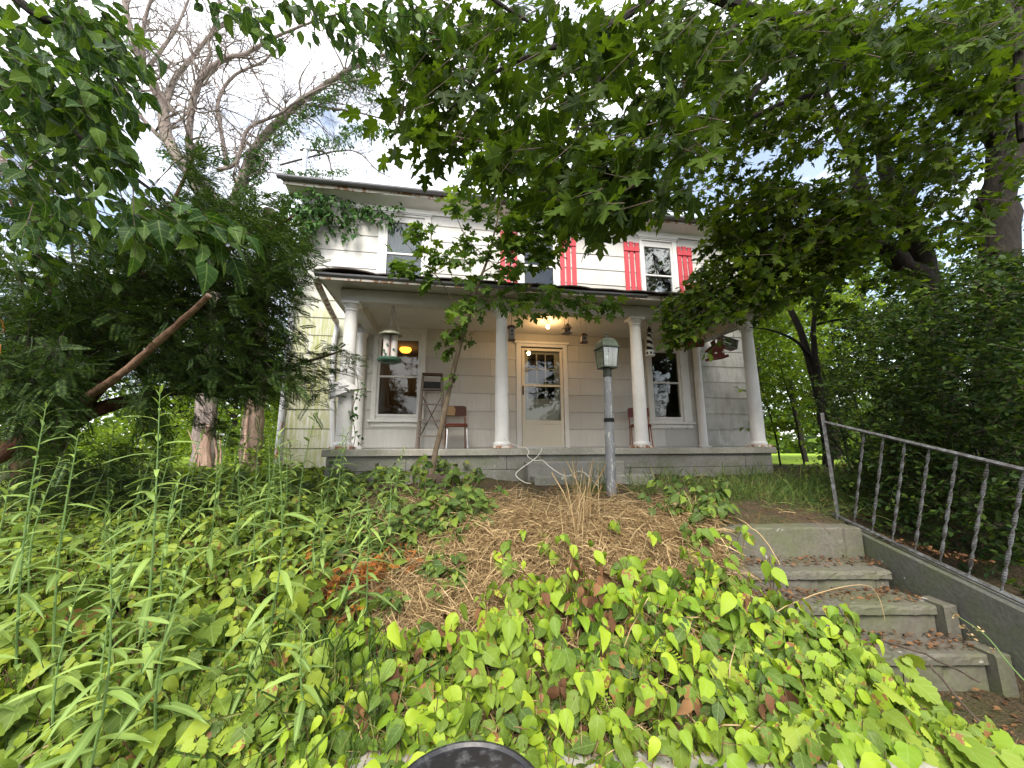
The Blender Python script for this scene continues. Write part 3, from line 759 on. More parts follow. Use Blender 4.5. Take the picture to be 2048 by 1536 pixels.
window('um', (.09, .72, 3.17, 4.46, 3.80), 'upstairs sash window between red shutters, half hidden by sapling leaves')
window('ur', (2.83, 3.47, 3.17, 4.46, 3.79), 'upstairs sash window at the right between red shutters')
for x0 in (-.42, .87, 2.34, 3.63):
    sh = MB(); w_ = .355
    sh.box(x0 + .0, x0 + w_, -.062, -.044, 4.30, 4.40)
    s_o = sh.build('shutter', M['red'], house, bevel=.003)
    sh = MB(); sh.box(x0, x0 + w_, -.062, -.044, 3.22, 3.32); sh.build('batten', M['red'], s_o)
    for k in range(3):
        bw = (w_ - .07) / 3; bx = x0 + k * (bw + .035); top = 4.52 + (.012 if k == 1 else 0) + random.uniform(-.005, .005)
        sh = MB(); sh.box(bx, bx + bw, -.042, -.022, 3.04, top - .03)
        sh.box(bx, bx + bw * .38, -.042, -.022, top - .03, top); sh.box(bx + bw * .62, bx + bw, -.042, -.022, top - .03, top)
        sh.build('board', M['red'], s_o)
# interior lamp seen through the left window
lp = w2h(at(811, 700, 9.2))
mb = MB(); mb.lathe([(.02, .0), (.10, .02), (.14, .07), (.145, .10), (.12, .16), (.05, .22), (.03, .24)], 16, (0, 0, 0))
il = thing('ceiling_lamp', 'amber glass ceiling lamp glowing behind the left ground-floor window', 'lamp', h2w(lp[0], lp[1], lp[2] - .08))
mb.build('lamp_shade', emit_mat('amber_glow', (1.0, .36, .035), 2.2), il, True)
mb = MB(); mb.tube([(0, 0, .24), (0, 0, .55)], .01, 6); mb.build('rod', M['wire'], il)
ld = bpy.data.lights.new('amber_lamp_light', 'POINT'); ld.energy = 3; ld.color = (1, .5, .15); ld.shadow_soft_size = .08
lo = bpy.data.objects.new('amber_lamp_light', ld); COL.objects.link(lo); lo.parent = il; lo.location = (0, -.05, -.15)

# door
a, b, c0, d = openings['door']
w = MB(); w.box(a, .0, -.045, 0, .0, d - .09); w.box(.87, b, -.045, 0, .0, d - .09); w.box(a, b, -.047, 0, d - .09, d)
w.box(a - .04, b + .04, -.080, -.048, d - .03, d + .015)
dcase = w.build('door_frame', M['paint_clean'], house, bevel=.004)
w = MB(); w.box(.01, .07, -.032, -.004, .02, 2.00); w.box(.80, .86, -.032, -.004, .02, 2.00); w.box(.07, .80, -.032, -.004, 1.95, 2.00); w.box(.07, .80, -.032, -.004, .02, .10)
w.box(.07, .80, -.032, -.004, .47, .54); w.box(.07, .80, -.030, -.006, 1.215, 1.255); w.box(.07, .80, -.024, -.012, .10, .47)
sdoor = w.build('storm_door', M['door'], house, bevel=.003, label='cream storm door with a large glazed upper part')
for z0, z1 in ((.54, 1.215), (1.255, 1.95)):
    w = MB(); w.box(.07, .80, -.020, -.016, z0, z1); w.build('pane', M['glass'], sdoor)
w = MB(); w.box(.022, .045, -.060, -.033, 1.04, 1.22); w.build('door_handle', M['black'], sdoor, bevel=.006)
for z in (.25, 1.0, 1.8):
    w = MB(); w.box(.857, .868, -.040, -.033, z, z + .07); w.build('hinge', M['galv'], sdoor)
w = MB(); w.box(.02, .16, .06, .10, .0, 2.03); w.box(.71, .85, .06, .10, .0, 2.03); w.box(.16, .71, .06, .10, .0, .98); w.box(.16, .71, .06, .10, 1.90, 2.03)
for k in (1, 2): w.box(.16 + .55 * k / 3 - .012, .16 + .55 * k / 3 + .012, .07, .09, .98, 1.90)
for k in (1, 2): w.box(.16, .71, .071, .089, .98 + .92 * k / 3 - .012, .98 + .92 * k / 3 + .012)
idoor = w.build('inner_door', M['door'], house)
w = MB(); w.box(-.02, .9, -.06, .0, -.0 + .001, .02); w.build('threshold', M['galv'], dcase)

# porch
DX0, DX1, DY = -3.08, 3.87, -1.87
w = MB(); w.box(DX0, DX1, DY, -.02, -.095, 0); w.build('porch_deck', M['conc_pale'], house, bevel=.008)
for course, (z0, z1) in enumerate(((-.60, -.30), (-.297, -.098))):
    x = DX0 + .05 - (.5 if course else 0)
    while x < DX1 - .05:
        L = random.uniform(1.1, 1.7); a_, b_ = max(x, DX0 + .05), min(x + L, DX1 - .05)
        if b_ - a_ > .05:
            w = MB(); o_ = random.uniform(-.006, .006); w.box(a_ + .002, b_ - .002, DY + .05 + o_, DY + .26, z0, z1); w.build('foundation_block', M['conc'], house, bevel=.006)
        x += L
for x_ in (DX0 + .06, DX1 - .26):
    w = MB(); w.box(x_, x_ + .2, DY + .262, -.03, -.6, -.1); w.build('foundation_block', M['conc'], house)
w = MB(); w.box(DX0 - .1, DX1 + .1, DY - .18, DY + .02, -.62, -.455); w.build('footing', M['conc_pale'], house, bevel=.02)
CY = -1.67
def column(x):
    w = MB(); prof = []
    for i in range(13):
        s = i / 12; r = .106 - .020 * s ** 1.6; prof.append((r, .10 + (2.04 - .10) * s))
    w.lathe(prof, 28, (x, CY, 0)); c = w.build('porch_column', M['column'], house, True)
    w = MB(); w.lathe([(.086, 2.00), (.098, 2.005), (.098, 2.02), (.088, 2.03), (.092, 2.05), (.112, 2.085), (.118, 2.10)], 28, (x, CY, 0)); w.box(x - .125, x + .125, CY - .125, CY + .125, 2.10, 2.135)
    w.build('capital', M['column'], c, True)
    w = MB(); w.lathe([(.118, .042), (.128, .055), (.128, .075), (.118, .09), (.110, .10)], 28, (x, CY, 0)); w.build('base_ring', M['column'], c, True)
    w = MB(); w.box(x - .145, x + .145, CY - .145, CY + .145, .0015, .042); w.build('plinth', paint_plinth, c, bevel=.008)
    return c
paint_plinth = paint_mat('crumbling_plinth', (.62, .57, .50), (.30, .14, .08), .50, 0, 16)
for x, lab in ((-2.864, 'leftmost porch column, cracked and flaking, with a tin collar'), (-.626, 'porch column just left of the front door'), (1.62, 'porch column between the lamp post and the lighthouse birdhouse'), (3.732, 'rightmost porch column at the deck corner')):
    c = column(x); c['label'] = lab
for x in (-3.03, 3.86):
    w = MB(); w.lathe([(.11, .03), (.085, .06), (.08, 1.2), (.072, 2.05), (.10, 2.10), (.10, 2.135)], 20, (x, -.075, 0)); w.box(x - .11, x + .11, -.17, -.02, .0015, .03)
    w.build('half_column', M['column'], house, True)
for i in range(2):   # corner beams
    pass
w = MB(); w.box(-3.01, 3.88, CY - .09, CY + .09, 2.137, 2.33); w.build('porch_beam', M['beam'], house, bevel=.006)
for x in (-2.864, 3.732):
    w = MB(); w.box(x - .09, x + .09, CY + .092, -.022, 2.139, 2.33); w.build('porch_beam', M['beam'], house, bevel=.006)
w = MB(); w.box(-2.77, 3.64, CY + .092, -.022, 2.302, 2.335); ceil = w.build('porch_ceiling', M['ceiling'], house)
for k in range(1, 17):
    y = CY + .092 + k * .088
    w = MB(); w.box(-2.768, 3.638, y, y + .084, 2.294, 2.3015); w.build('ceiling_board', M['ceiling'], ceil)
# roof of the porch: low hip with overhanging soffit
EX0, EX1, EY = -3.23, 4.12, -2.05
w = MB(); w.box(EX0 + .02, EX1 - .02, EY + .02, -.025, 2.337, 2.35); w.build('porch_soffit', M['beam'], house)
w = MB(); w.box(EX0, EX1, EY, EY + .02, 2.325, 2.395); w.box(EX0, EX0 + .02, EY + .02, -.025, 2.325, 2.395); w.box(EX1 - .02, EX1, EY + .02, -.025, 2.325, 2.395)
w.build('porch_fascia', M['peel'], house)
w = MB()
e = [(EX0 - .04, EY - .05, 2.40), (EX1 + .04, EY - .05, 2.40), (EX1 + .04, -.025, 2.40), (EX0 - .04, -.025, 2.40)]
tr_ = [(EX0 + 1.0, -.025, 2.93), (EX1 - 1.0, -.025, 2.93)]
w.add(e + tr_, [(0, 1, 5, 4), (1, 2, 5), (3, 0, 4), (0, 3, 2, 1), (3, 4, 5, 2)]); proof = w.build('porch_roof', M['shingle'], house)
# curling lower edge of the roofing, piece by piece
x = EX0 - .05
while x < EX1 + .02:
    L = random.uniform(.35, .8); L = min(L, EX1 + .05 - x); lift = random.uniform(.008, .035) * (1.8 if x < -2.6 else 1); w = MB(); k = 6
    for i in range(k + 1):
        xx = x + L * i / k; zz = 2.402 + lift * math.sin(math.pi * (i + .3) / (k + .6)) + random.uniform(-.003, .003)
        w.v += [(xx, EY - .075, zz + .002), (xx, EY - .075, zz + .02), (xx, EY + .25, 2.402 + .10), (xx, EY + .25, 2.402 + .075)]
    for i in range(k):
        a = 4 * i
        for q in range(4): w.f.append((a + q, a + (q + 1) % 4, a + 4 + (q + 1) % 4, a + 4 + q))
    w.f += [(3, 2, 1, 0), (4 * k, 4 * k + 1, 4 * k + 2, 4 * k + 3)]
    w.build('roofing_strip', M['shingle'], proof); x += L + .006
w = MB(); half_gutter(w, (EX0 - .02, EY - .09, 2.372), (1.6, EY - .09, 2.355), .045, 6, 14, .015, .004); w.build('porch_gutter', M['gutter'], house)
w = MB(); half_gutter(w, (EX0 - .06, EY + .02, 2.37), (-3.50, -.12, 2.34), .05, 6, 10, .02, .006); w.build('porch_gutter', M['peel'], house, label='sagging side gutter with flaking paint at the left of the porch roof')
w = MB(); p_, r_ = smooth_path([(-3.5, -.1, 2.33), (-3.5, -.07, 2.20), (-3.53, -.07, 1.9), (-3.50, -.07, 1.0), (-3.43, -.07, .10), (-3.42, -.12, .02)], [.042] * 6, 3)
w.tube(p_, r_, 10); w.build('downspout', M['pipe'], house, True)
w = MB(); p_, r_ = smooth_path([(-4.30, -.07, 2.75), (-4.30, -.07, 2.2), (-4.31, -.07, 1.0), (-4.32, -.08, -.40)], [.045] * 4, 3)
w.tube(p_, r_, 10); w.build('downspout', paint_mat('rusting_downspout_paint', (.50, .51, .52), (.30, .10, .05), .6, 0, 5), house, True)
# loose tin collar round the leftmost column
col = thing('tin_collar', 'loose flared tin collar with a wire rim hung round the leftmost porch column', 'baffle', h2w(-2.90, CY, .80), (R(12), R(-20), 0))
w = MB(); n = 24
for r_, z_ in ((.205, -.02), (.20, -.02), (.115, .17), (.120, .17)):
    for j in range(n): w.v.append((r_ * math.cos(j * 2 * math.pi / n), r_ * math.sin(j * 2 * math.pi / n), z_))
for i in range(4):
    for j in range(n): w.f.append((i * n + j, i * n + (j + 1) % n, ((i + 1) % 4) * n + (j + 1) % n, ((i + 1) % 4) * n + j))
w.build('tin_cone', M['column'], col, True)
w = MB(); w.tube([(.205 * math.cos(j * math.pi / 12), .205 * math.sin(j * math.pi / 12), -.02) for j in range(25)], .005, 6, False); w.build('wire_rim', M['wire'], col)
# concrete entry steps
es = thing('entry_steps', 'two low mossy concrete steps in front of the front door', 'steps', h2w(.4, -2.2, -.5), (0, 0, HTH))
w = MB(); w.box(-.75, .65, -.02, .28, -.15, .32); w.build('step', M['conc'], es, bevel=.015)
w = MB(); w.box(-.72, .92, -.32, -.022, -.15, .15); w.build('step', M['conc'], es, bevel=.015)

# ------------------------------------------------------------------ porch light and hanging things
pl = thing('porch_light', 'bare lit bulb in a small ceiling holder above the front door', 'light', h2w(.34, -.86, 2.293))
w = MB(); w.lathe([(.055, 0), (.055, -.012), (.03, -.03), (.022, -.05), (.022, -.06)], 16); w.build('holder', M['door'], pl, True)
w = MB(); w.lathe([(.012, -.06), (.024, -.075), (.031, -.10), (.030, -.115), (.02, -.132), (.006, -.138)], 16); w.build('bulb', emit_mat('lit_bulb', (1.0, .72, .36), 14), pl, True)
ld = bpy.data.lights.new('porch_bulb_light', 'POINT'); ld.energy = 6.5; ld.color = (1, .58, .24); ld.shadow_soft_size = .045
lo = bpy.data.objects.new('porch_bulb_light', ld); COL.objects.link(lo); lo.parent = pl; lo.location = (0, 0, -.19)

def wires(parent, pts, mat='wire', r=.0035):
    for a_, b_ in pts:
        w = MB(); w.tube([a_, b_], r, 5); w.build('hanging_wire', M[mat], parent)
def house_box(w, sx, sy, sz): w.box(-sx / 2, sx / 2, -sy / 2, sy / 2, 0, sz)
def gable(w, sx, sy, z0, h, ov=.02, th=.01):
    w.prism([(-sx / 2 - ov, z0 - ov * .6), (0, z0 + h), (sx / 2 + ov, z0 - ov * .6), (sx / 2 + ov, z0 - ov * .6 + th), (0, z0 + h + th * 1.5), (-sx / 2 - ov, z0 - ov * .6 + th)], -sy / 2 - ov, sy / 2 + ov, 'y')
def disc(w, x, y, z, r, n=10):
    w.add([(x + r * math.cos(k * 2 * math.pi / n), y - .0, z + r * math.sin(k * 2 * math.pi / n)) for k in range(n)] + [(x + r * math.cos(k * 2 * math.pi / n), y + .01, z + r * math.sin(k * 2 * math.pi / n)) for k in range(n)],
          [tuple(range(n))[::-1], tuple(range(n, 2 * n))] + [(k, (k + 1) % n, n + (k + 1) % n, n + k) for k in range(n)])
# tube feeder
fd = thing('bird_feeder', 'tube bird feeder with a domed cap and green tray hanging before the left window', 'bird feeder', h2w(-2.28, CY - .1, 1.25), (0, 0, HTH))
w = MB(); w.lathe([(.165, .0), (.175, .02), (.17, .045), (.155, .05), (.15, .03), (.02, .02)], 24); w.lathe([(.10, -.025), (.13, 0.0)], 16); w.build('tray', M['green_plastic'], fd, True)
w = MB()
for dx in (-.045, .055): w.lathe([(.052, .03), (.052, .40)], 14, (dx, 0, 0))
w.build('seed_tube', M['dusty_tube'], fd, True)
w = MB(); w.box(-.0, .012, -.055, .05, .03, .40); w.build('divider', M['maroon'], fd)
for dx, z_ in ((-.05, .10), (-.075, .15), (-.03, .24), (.06, .17)):
    w = MB(); w.lathe([(.014, 0), (.018, .012)], 10, (0, 0, 0), Matrix.Translation((dx, -.052, z_)) @ Matrix.Rotation(R(90), 4, 'X')); w.build('port', M['green_plastic'], fd)
w = MB(); w.lathe([(.165, .39), (.16, .405), (.11, .44), (.05, .46), (.01, .465)], 24); w.build('cap', simple('tarnished_lid', (.22, .22, .17), .45, .4), fd, True)
wires(fd, [((-.02, 0, .46), (-.01, .1, .89)), ((.12, 0, .43), (.01, .1, .89)), ((.0, 0, .46), (.012, .1, .89))], r=.004)
def hang(name, label, x, y, ztop, rot=0, tilt=0, group=None):
    return thing(name, label, 'birdhouse', h2w(x, y, ztop), (0, R(tilt), HTH + R(rot)), group)
# narrow birdhouse beside column
b1 = hang('birdhouse', 'narrow pale birdhouse with a curved roof hung beside the column left of the door', -.46, -1.60, 1.70)
w = MB(); house_box(w, .085, .085, .20); w.build('box', M['bird_grey'], b1, bevel=.004)
w = MB(); w.lathe([(.075, .195), (.07, .215), (.045, .235), (.01, .245)], 12); w.build('roof', M['wood_brown'], b1, True)
w = MB(); disc(w, 0, -.052, .14, .016); disc(w, 0, -.052, .08, .013); w.build('entrance_hole', M['black'], b1)
w = MB(); w.box(-.055, .055, -.055, .055, -.012, 0); w.build('floor', M['wood_brown'], b1)
wires(b1, [((0, 0, .24), (0, -.02, .437))])
# little cottage birdhouse
b2 = hang('birdhouse', 'small two-gabled dark birdhouse hung just right of the porch light', .55, -1.30, 1.945, 10)
w = MB(); house_box(w, .10, .09, .09); w.build('box', M['bird_grey'], b2, bevel=.003)
w = MB(); gable(w, .10, .09, .09, .06); w.build('roof', M['wood_grey'], b2)
w = MB(); w.box(-.075, -.02, -.075, -.046, .0, .05); gable(w, .05, .12, .05, .035, .012); w.build('porch', M['wood_brown'], b2)
w = MB(); disc(w, .02, -.052, .05, .014); w.build('entrance_hole', M['black'], b2)
w = MB(); w.box(-.08, .075, -.085, .06, -.01, 0); w.build('floor', M['wood_grey'], b2)
wires(b2, [((-.035, 0, .13), (-.045, 0, .345)), ((.035, 0, .13), (.045, 0, .345))])
# box birdhouse
b3 = hang('birdhouse', 'small flat-topped birdhouse with a round hole, hung left of the post lantern', .97, -1.0, 1.885, -5)
w = MB(); house_box(w, .10, .08, .12); w.build('box', M['bird_grey'], b3, bevel=.003)
w = MB(); w.box(-.06, .06, -.055, .055, .12, .135); w.box(-.03, .03, -.03, .03, .136, .165); w.build('roof', M['wood_brown'], b3)
w = MB(); disc(w, .0, -.045, .07, .020); w.build('entrance_hole', M['black'], b3)
w = MB(); w.box(-.065, .065, -.06, .055, -.012, 0); w.build('floor', M['wood_brown'], b3)
wires(b3, [((-.03, 0, .16), (-.055, 0, .405)), ((.03, 0, .16), (.055, 0, .405))])
# two wires only: a bracket of an empty hook beside the bulb
# lighthouse birdhouse
lh = hang('birdhouse', 'black and white spiral-striped lighthouse birdhouse hung right of the second column from the right', 2.07, -1.30, 1.60, 8, 2)
t = NT('spiral_stripes'); oc = objco(t); sx = t.a('ShaderNodeSeparateXYZ'); t.c(oc, sx.inputs[0])
ang = t.math('ARCTAN2', sx.outputs[1], sx.outputs[0])
ph = t.math('FRACT', t.math('ADD', t.math('MULTIPLY', sx.outputs[2], 8.5), t.math('DIVIDE', ang, 2 * math.pi)))
t.bsdf(t.mix(t.math('GREATER_THAN', ph, .5), (.66, .65, .62), (.015, .015, .016)), .6, .3); M['stripe'] = t.m
w = MB(); w.lathe([(.058, .10), (.036, .42)], 18); w.build('tower', M['stripe'], lh, True)
w = MB(); w.lathe([(.052, .42), (.052, .432), (.034, .434), (.034, .48), (.045, .483), (.02, .51), (.012, .53), (.014, .54), (.002, .56)], 14); w.build('lantern_room', M['black'], lh, True)
w = MB(); w.lathe([(.085, 0), (.085, .075), (.06, .105)], 8); lb = w.build('base', M['white'], lh)
for k in range(8):
    a_ = (k + .5) * math.pi / 4; w = MB(); w.box(-.016, .016, -.004, .004, .02, .06, Matrix.Rotation(a_ - math.pi / 2, 4, 'Z') @ Matrix.Translation((0, .0795, 0))); w.build('window', M['black'], lb)
wires(lh, [((-.03, 0, .44), (-.06, 0, .70)), ((.03, 0, .44), (.06, 0, .70))])
# log birdhouse hidden behind the maple leaves
b4 = hang('birdhouse', 'brown birdhouse with a light roof half hidden by maple leaves near the right window', 2.55, -1.15, 1.86, 15)
w = MB(); house_box(w, .16, .12, .10); w.build('box', M['wood_brown'], b4); w = MB(); gable(w, .16, .12, .10, .07); w.build('roof', M['bird_grey'], b4)
w = MB(); disc(w, 0, -.066, .06, .018); w.build('entrance_hole', M['black'], b4)
wires(b4, [((-.05, 0, .15), (-.05, 0, .43)), ((.05, 0, .15), (.05, 0, .43))])
b5 = hang('birdhouse', 'long reddish log birdhouse hanging in the maple leaves left of the red-brown one', 3.02, -1.2, 1.82, -12)
w = MB(); w.lathe([(.075, -.16), (.08, 0), (.075, .16)], 14, (0, 0, 0), Matrix.Translation((0, 0, .08)) @ Matrix.Rotation(R(90), 4, 'Y')); w.build('log', M['bird_brown'], b5, True)
w = MB(); disc(w, -.02, -.085, .08, .02); w.build('entrance_hole', M['black'], b5)
wires(b5, [((-.1, 0, .15), (-.1, 0, .47)), ((.1, 0, .15), (.1, 0, .47))])
# red-brown tilted birdhouse
b6 = hang('birdhouse', 'tilted red-brown birdhouse with a turret roof and wide tray hung near the rightmost column', 3.43, -1.25, 1.62, -6, -9)
w = MB(); w.box(-.17, .17, -.10, .10, -.02, .025); w.build('floor', M['bird_brown'], b6, bevel=.004)
w = MB(); w.box(-.11, .11, -.08, .08, .025, .15); w.build('box', M['bird_brown'], b6)
w = MB(); w.prism([(-.15, .145), (-.12, .19), (-.05, .235), (0, .25), (.05, .235), (.12, .19), (.15, .145)], -.10, .10, 'y'); w.box(-.03, .03, -.03, .03, .235, .32); w.build('roof', M['bird_brown'], b6)
w = MB(); w.box(-.075, -.03, -.088, -.081, .07, .10); w.box(.07, .10, -.088, -.081, .07, .10); w.build('window', M['white'], b6)
wires(b6, [((0, 0, .32), (.02, 0, .68))])
# grey window feeder
b7 = thing('bird_feeder', 'tilted clear-sided tray feeder hung beside the rightmost column', 'bird feeder', h2w(3.76, -1.12, 1.86), (0, R(14), HTH))
w = MB(); w.box(-.16, .16, -.09, .09, 0, .012); w.build('floor', M['bird_grey'], b7)
w = MB(); w.box(-.155, .155, -.085, -.080, .012, .14); w.box(-.155, .155, .080, .085, .012, .14); w.build('clear_side', M['lantern_glass'], b7)
w = MB(); w.box(-.16, -.15, -.085, .085, .012, .15); w.box(.15, .16, -.085, .085, .012, .15); w.build('end_board', M['bird_grey'], b7)
w = MB(); w.box(-.19, .19, -.12, .0, .15, .16, Matrix.Rotation(R(-18), 4, 'X')); w.box(-.19, .19, .0, .12, .15, .16, Matrix.Rotation(R(18), 4, 'X')); w.build('roof', M['bird_grey'], b7)
wires(b7, [((-.14, 0, .16), (-.10, 0, .46)), ((.14, 0, .16), (.04, 0, .50))])

# ------------------------------------------------------------------ things on the porch
lad = thing('step_ladder', 'weathered wooden step ladder standing open against the wall beside the left window', 'ladder', h2w(-1.72, -.36, 0), (0, 0, HTH))
H = 1.36
def lean(z, s, side):  # front rails lean back; narrower at the top
    return (side * (.225 - .055 * z / H), -.17 + .26 * z / H if s == 0 else .20 - .10 * z / H, z)
for side in (-1, 1):
    for s, mat_ in ((0, 'wood_grey'), (1, 'wood_grey')):
        w = MB(); w.tube([lean(0.004, s, side), lean(H - .02, s, side)], [.028, .026], 4, True, .5); w.build('rail', M[mat_], lad)
for z_ in (.22, .50, .79, 1.07):
    a_, b_ = lean(z_, 0, -1), lean(z_, 0, 1); w = MB(); w.box(a_[0], b_[0], a_[1] - .045, a_[1] + .045, z_ - .011, z_ + .011); w.build('tread', M['wood_grey'], lad)
w = MB(); w.box(-.185, .185, -.02, .16, H - .02, H + .008); w.build('top_cap', M['wood_brown'], lad)
w = MB(); w.box(-.165, .165, .06, .075, 1.05, 1.22); w.build('bucket_shelf', M['black'], lad)
for sg in (-1, 1):
    w = MB(); w.tube([(sg * .20, .185, .22), (-sg * .17, .13, .95)], .017, 4, True, .5); w.build('brace', M['wood_brown'], lad)
def chair(name, label, x, y, rot, torn=False):
    c = thing(name, label, 'chair', h2w(x, y, 0), (0, 0, HTH + R(rot)))
    w = MB(); w.box(-.185, .185, -.19, .19, .40, .44); w.build('seat', M['maroon'], c, bevel=.018)
    w = MB(); w.box(-.20, .20, -.205, .205, .392, .402); w.build('seat_frame', M['rusty'], c)
    w = MB()
    for i in range(9):
        a_ = (i / 8 - .5); xx = a_ * .40; yy = .20 - .03 * (1 - 4 * a_ * a_) * -1
        w.v += [(xx, yy, .60), (xx, yy + .03, .60), (xx, yy + .035, .79 - (.02 if abs(a_) > .45 else 0)), (xx, yy, .79 - (.02 if abs(a_) > .45 else 0))]
    for i in range(8):
        q = 4 * i
        for k in range(4): w.f.append((q + k, q + (k + 1) % 4, q + 4 + (k + 1) % 4, q + 4 + k))
    w.f += [(0, 1, 2, 3), (35, 34, 33, 32)]
    bk = w.build('backrest', M['wood_brown'] if torn else M['maroon'], c)
    if torn:
        w = MB(); w.add([(-.17, .17, .61), (-.02, .185, .60), (.0, .19, .72), (-.04, .19, .78), (-.16, .175, .775), (-.185, .17, .68)], [(0, 1, 2, 3, 4, 5)]); 
        me = w.mesh('torn_stuffing'); o = link('torn_stuffing', me, bk, simple('tan_stuffing', (.33, .22, .12), .9)); o.modifiers.new('thick', 'SOLIDIFY').thickness = .012
    for sx_ in (-1, 1):
        p_, r_ = smooth_path([(sx_ * .185, -.20, .006), (sx_ * .175, -.17, .2), (sx_ * .17, -.12, .38), (sx_ * .17, -.02, .395)], [.011] * 4, 4); w = MB(); w.tube(p_, r_, 7); w.build('leg', M['galv'] if torn else M['rusty'], c, True)
        p_, r_ = smooth_path([(sx_ * .19, .24, .006), (sx_ * .18, .19, .2), (sx_ * .175, .18, .42), (sx_ * .178, .215, .62), (sx_ * .178, .222, .74)], [.011] * 5, 4); w = MB(); w.tube(p_, r_, 7); w.build('leg', M['rusty'], c, True)
chair('kitchen_chair', 'brown kitchen chair with a torn backrest beside the step ladder', -1.27, -.42, 4, True)
chair('kitchen_chair', 'dark red kitchen chair behind the column right of the lamp post', 2.22, -.52, -22)
# white cable over the deck edge
pts = [(1008, 874, 5.7), (1018, 884, 5.65), (1040, 894, 5.7), (1052, 896, 5.6), (1058, 904, 5.55), (1055, 912, 5.50), (1068, 921, 5.25), (1085, 921, 5.2), (1100, 934, 5.1), (1125, 950, 4.95), (1140, 951, 4.9), (1155, 943, 4.85), (1168, 945, 4.75), (1183, 959, 4.6), (1197, 973, 4.5)]
p_, r_ = smooth_path([at(*q) for q in pts], [.0052] * len(pts), 4); w = MB(); w.tube(p_, r_, 6)
tag(w.build('cable', M['cable'], None, True), 'loose white cable trailing from the porch column over the deck edge towards the lamp post', 'cable')
pts = [(1084, 896, 5.65), (1080, 906, 5.5), (1068, 919, 5.3), (1045, 935, 5.2), (1032, 947, 5.15), (1036, 956, 5.1), (1050, 965, 5.0), (1062, 967, 4.95)]
p_, r_ = smooth_path([at(*q) for q in pts], [.0052] * len(pts), 4); w = MB(); w.tube(p_, r_, 6)
tag(w.build('cable', M['cable'], None, True), 'short white cable looping down beside the entry steps below the door', 'cable')

# ------------------------------------------------------------------ lamp post
bx, by, bz = at(1223, 990, 4.3); tx, ty, tz = at(1214.5, 737, 4.3)
post = thing('lamp_post', 'flaking grey garden lamp post with a four-sided glass lantern before the porch', 'lamp post', (bx, by, bz - .05))
P0 = Vector((0, 0, 0)); P1 = Vector((tx - bx, 0, tz - bz + .05)); ax = (P1 - P0).normalized(); LL = P1.length
RM = Vector((0, 0, 1)).rotation_difference(ax).to_matrix().to_4x4()
w = MB(); w.lathe([(.056, 0), (.053, LL * .25), (.050, LL * .58)], 18, (0, 0, 0), RM); w.build('lower_pole', M['post'], post, True)
w = MB(); w.lathe([(.057, LL * .580), (.059, LL * .583), (.059, LL * .592), (.053, LL * .595), (.058, LL * .598), (.058, LL * .606), (.050, LL * .609)], 18, (0, 0, 0), RM); w.build('collar', M['black'], post, True)
w = MB(); w.lathe([(.048, LL * .61), (.045, LL * .93)], 18, (0, 0, 0), RM); w.build('upper_pole', M['post'], post, True)
w = MB(); w.lathe([(.048, LL * .932), (.050, LL * .935), (.046, LL * 1.0)], 18, (0, 0, 0), RM); w.build('lantern_socket', M['bronze'], post, True)
LT = Matrix.Translation(P1) @ RM @ Matrix.Rotation(R(14), 4, 'Z')
lw0, lw1, lh_ = .080, .098, .235
w = MB(); w.prism([(-.095, 0), (.095, 0), (.08, .014), (-.08, .014)], -.09, .09, 'y'); 
for q in range(len(w.v)): w.v[q] = tuple(LT @ Vector(w.v[q]))
lan = w.build('lantern', M['bronze'], post)
for sx_ in (-1, 1):
    for sy_ in (-1, 1):
        w = MB(); w.tube([LT @ Vector((sx_ * lw0, sy_ * lw0, .012)), LT @ Vector((sx_ * lw1, sy_ * lw1, lh_))], .0065, 4); w.build('lantern_frame', M['bronze'], lan)
for k in range(4):
    RZ = Matrix.Rotation(k * math.pi / 2, 4, 'Z'); w = MB()
    for i in range(3):   # three bevelled panes per side
        f0, f1 = -1 + 2 * i / 3 + .02, -1 + 2 * (i + 1) / 3 - .02
        w.add([LT @ RZ @ Vector((f0 * lw0 * .93, -lw0, .014)), LT @ RZ @ Vector((f1 * lw0 * .93, -lw0, .014)), LT @ RZ @ Vector((f1 * lw1 * .93, -lw1, lh_)), LT @ RZ @ Vector((f0 * lw1 * .93, -lw1, lh_))], [(0, 1, 2, 3)])
    w.build('pane', M['lantern_glass'], lan)
w = MB(); e_ = .118
w.add([LT @ Vector((a_ * e_, b_ * e_, lh_ - .008)) for a_, b_ in ((-1, -1), (1, -1), (1, 1), (-1, 1))] + [LT @ Vector((a_ * .100, b_ * .100, lh_ + .012)) for a_, b_ in ((-1, -1), (1, -1), (1, 1), (-1, 1))], [(0, 1, 5, 4), (1, 2, 6, 5), (2, 3, 7, 6), (3, 0, 4, 7), (3, 2, 1, 0), (4, 5, 6, 7)])
w.build('eave', M['bronze'], lan)
w = MB(); q4 = ((-1, -1), (1, -1), (1, 1), (-1, 1))
lev = [(.098, lh_ + .013), (.088, lh_ + .06), (.066, lh_ + .10), (.045, lh_ + .115)]
for r_, z_ in lev: w.v += [tuple(LT @ Vector((a_ * r_, b_ * r_, z_))) for a_, b_ in q4]
for i in range(3):
    for k in range(4): w.f.append((4 * i + k, 4 * i + (k + 1) % 4, 4 * i + 4 + (k + 1) % 4, 4 * i + 4 + k))
w.f.append((12, 13, 14, 15)); w.build('lantern_roof', simple('mossy_roof_glass', (.09, .11, .075), .4, .2, var=.5, scale=25), lan)
w = MB(); w.lathe([(.02, lh_ + .115), (.012, lh_ + .125), (.018, lh_ + .14), (.008, lh_ + .16), (.014, lh_ + .17), (.002, lh_ + .195)], 10, (0, 0, 0), LT); w.build('finial', M['bronze'], lan, True)
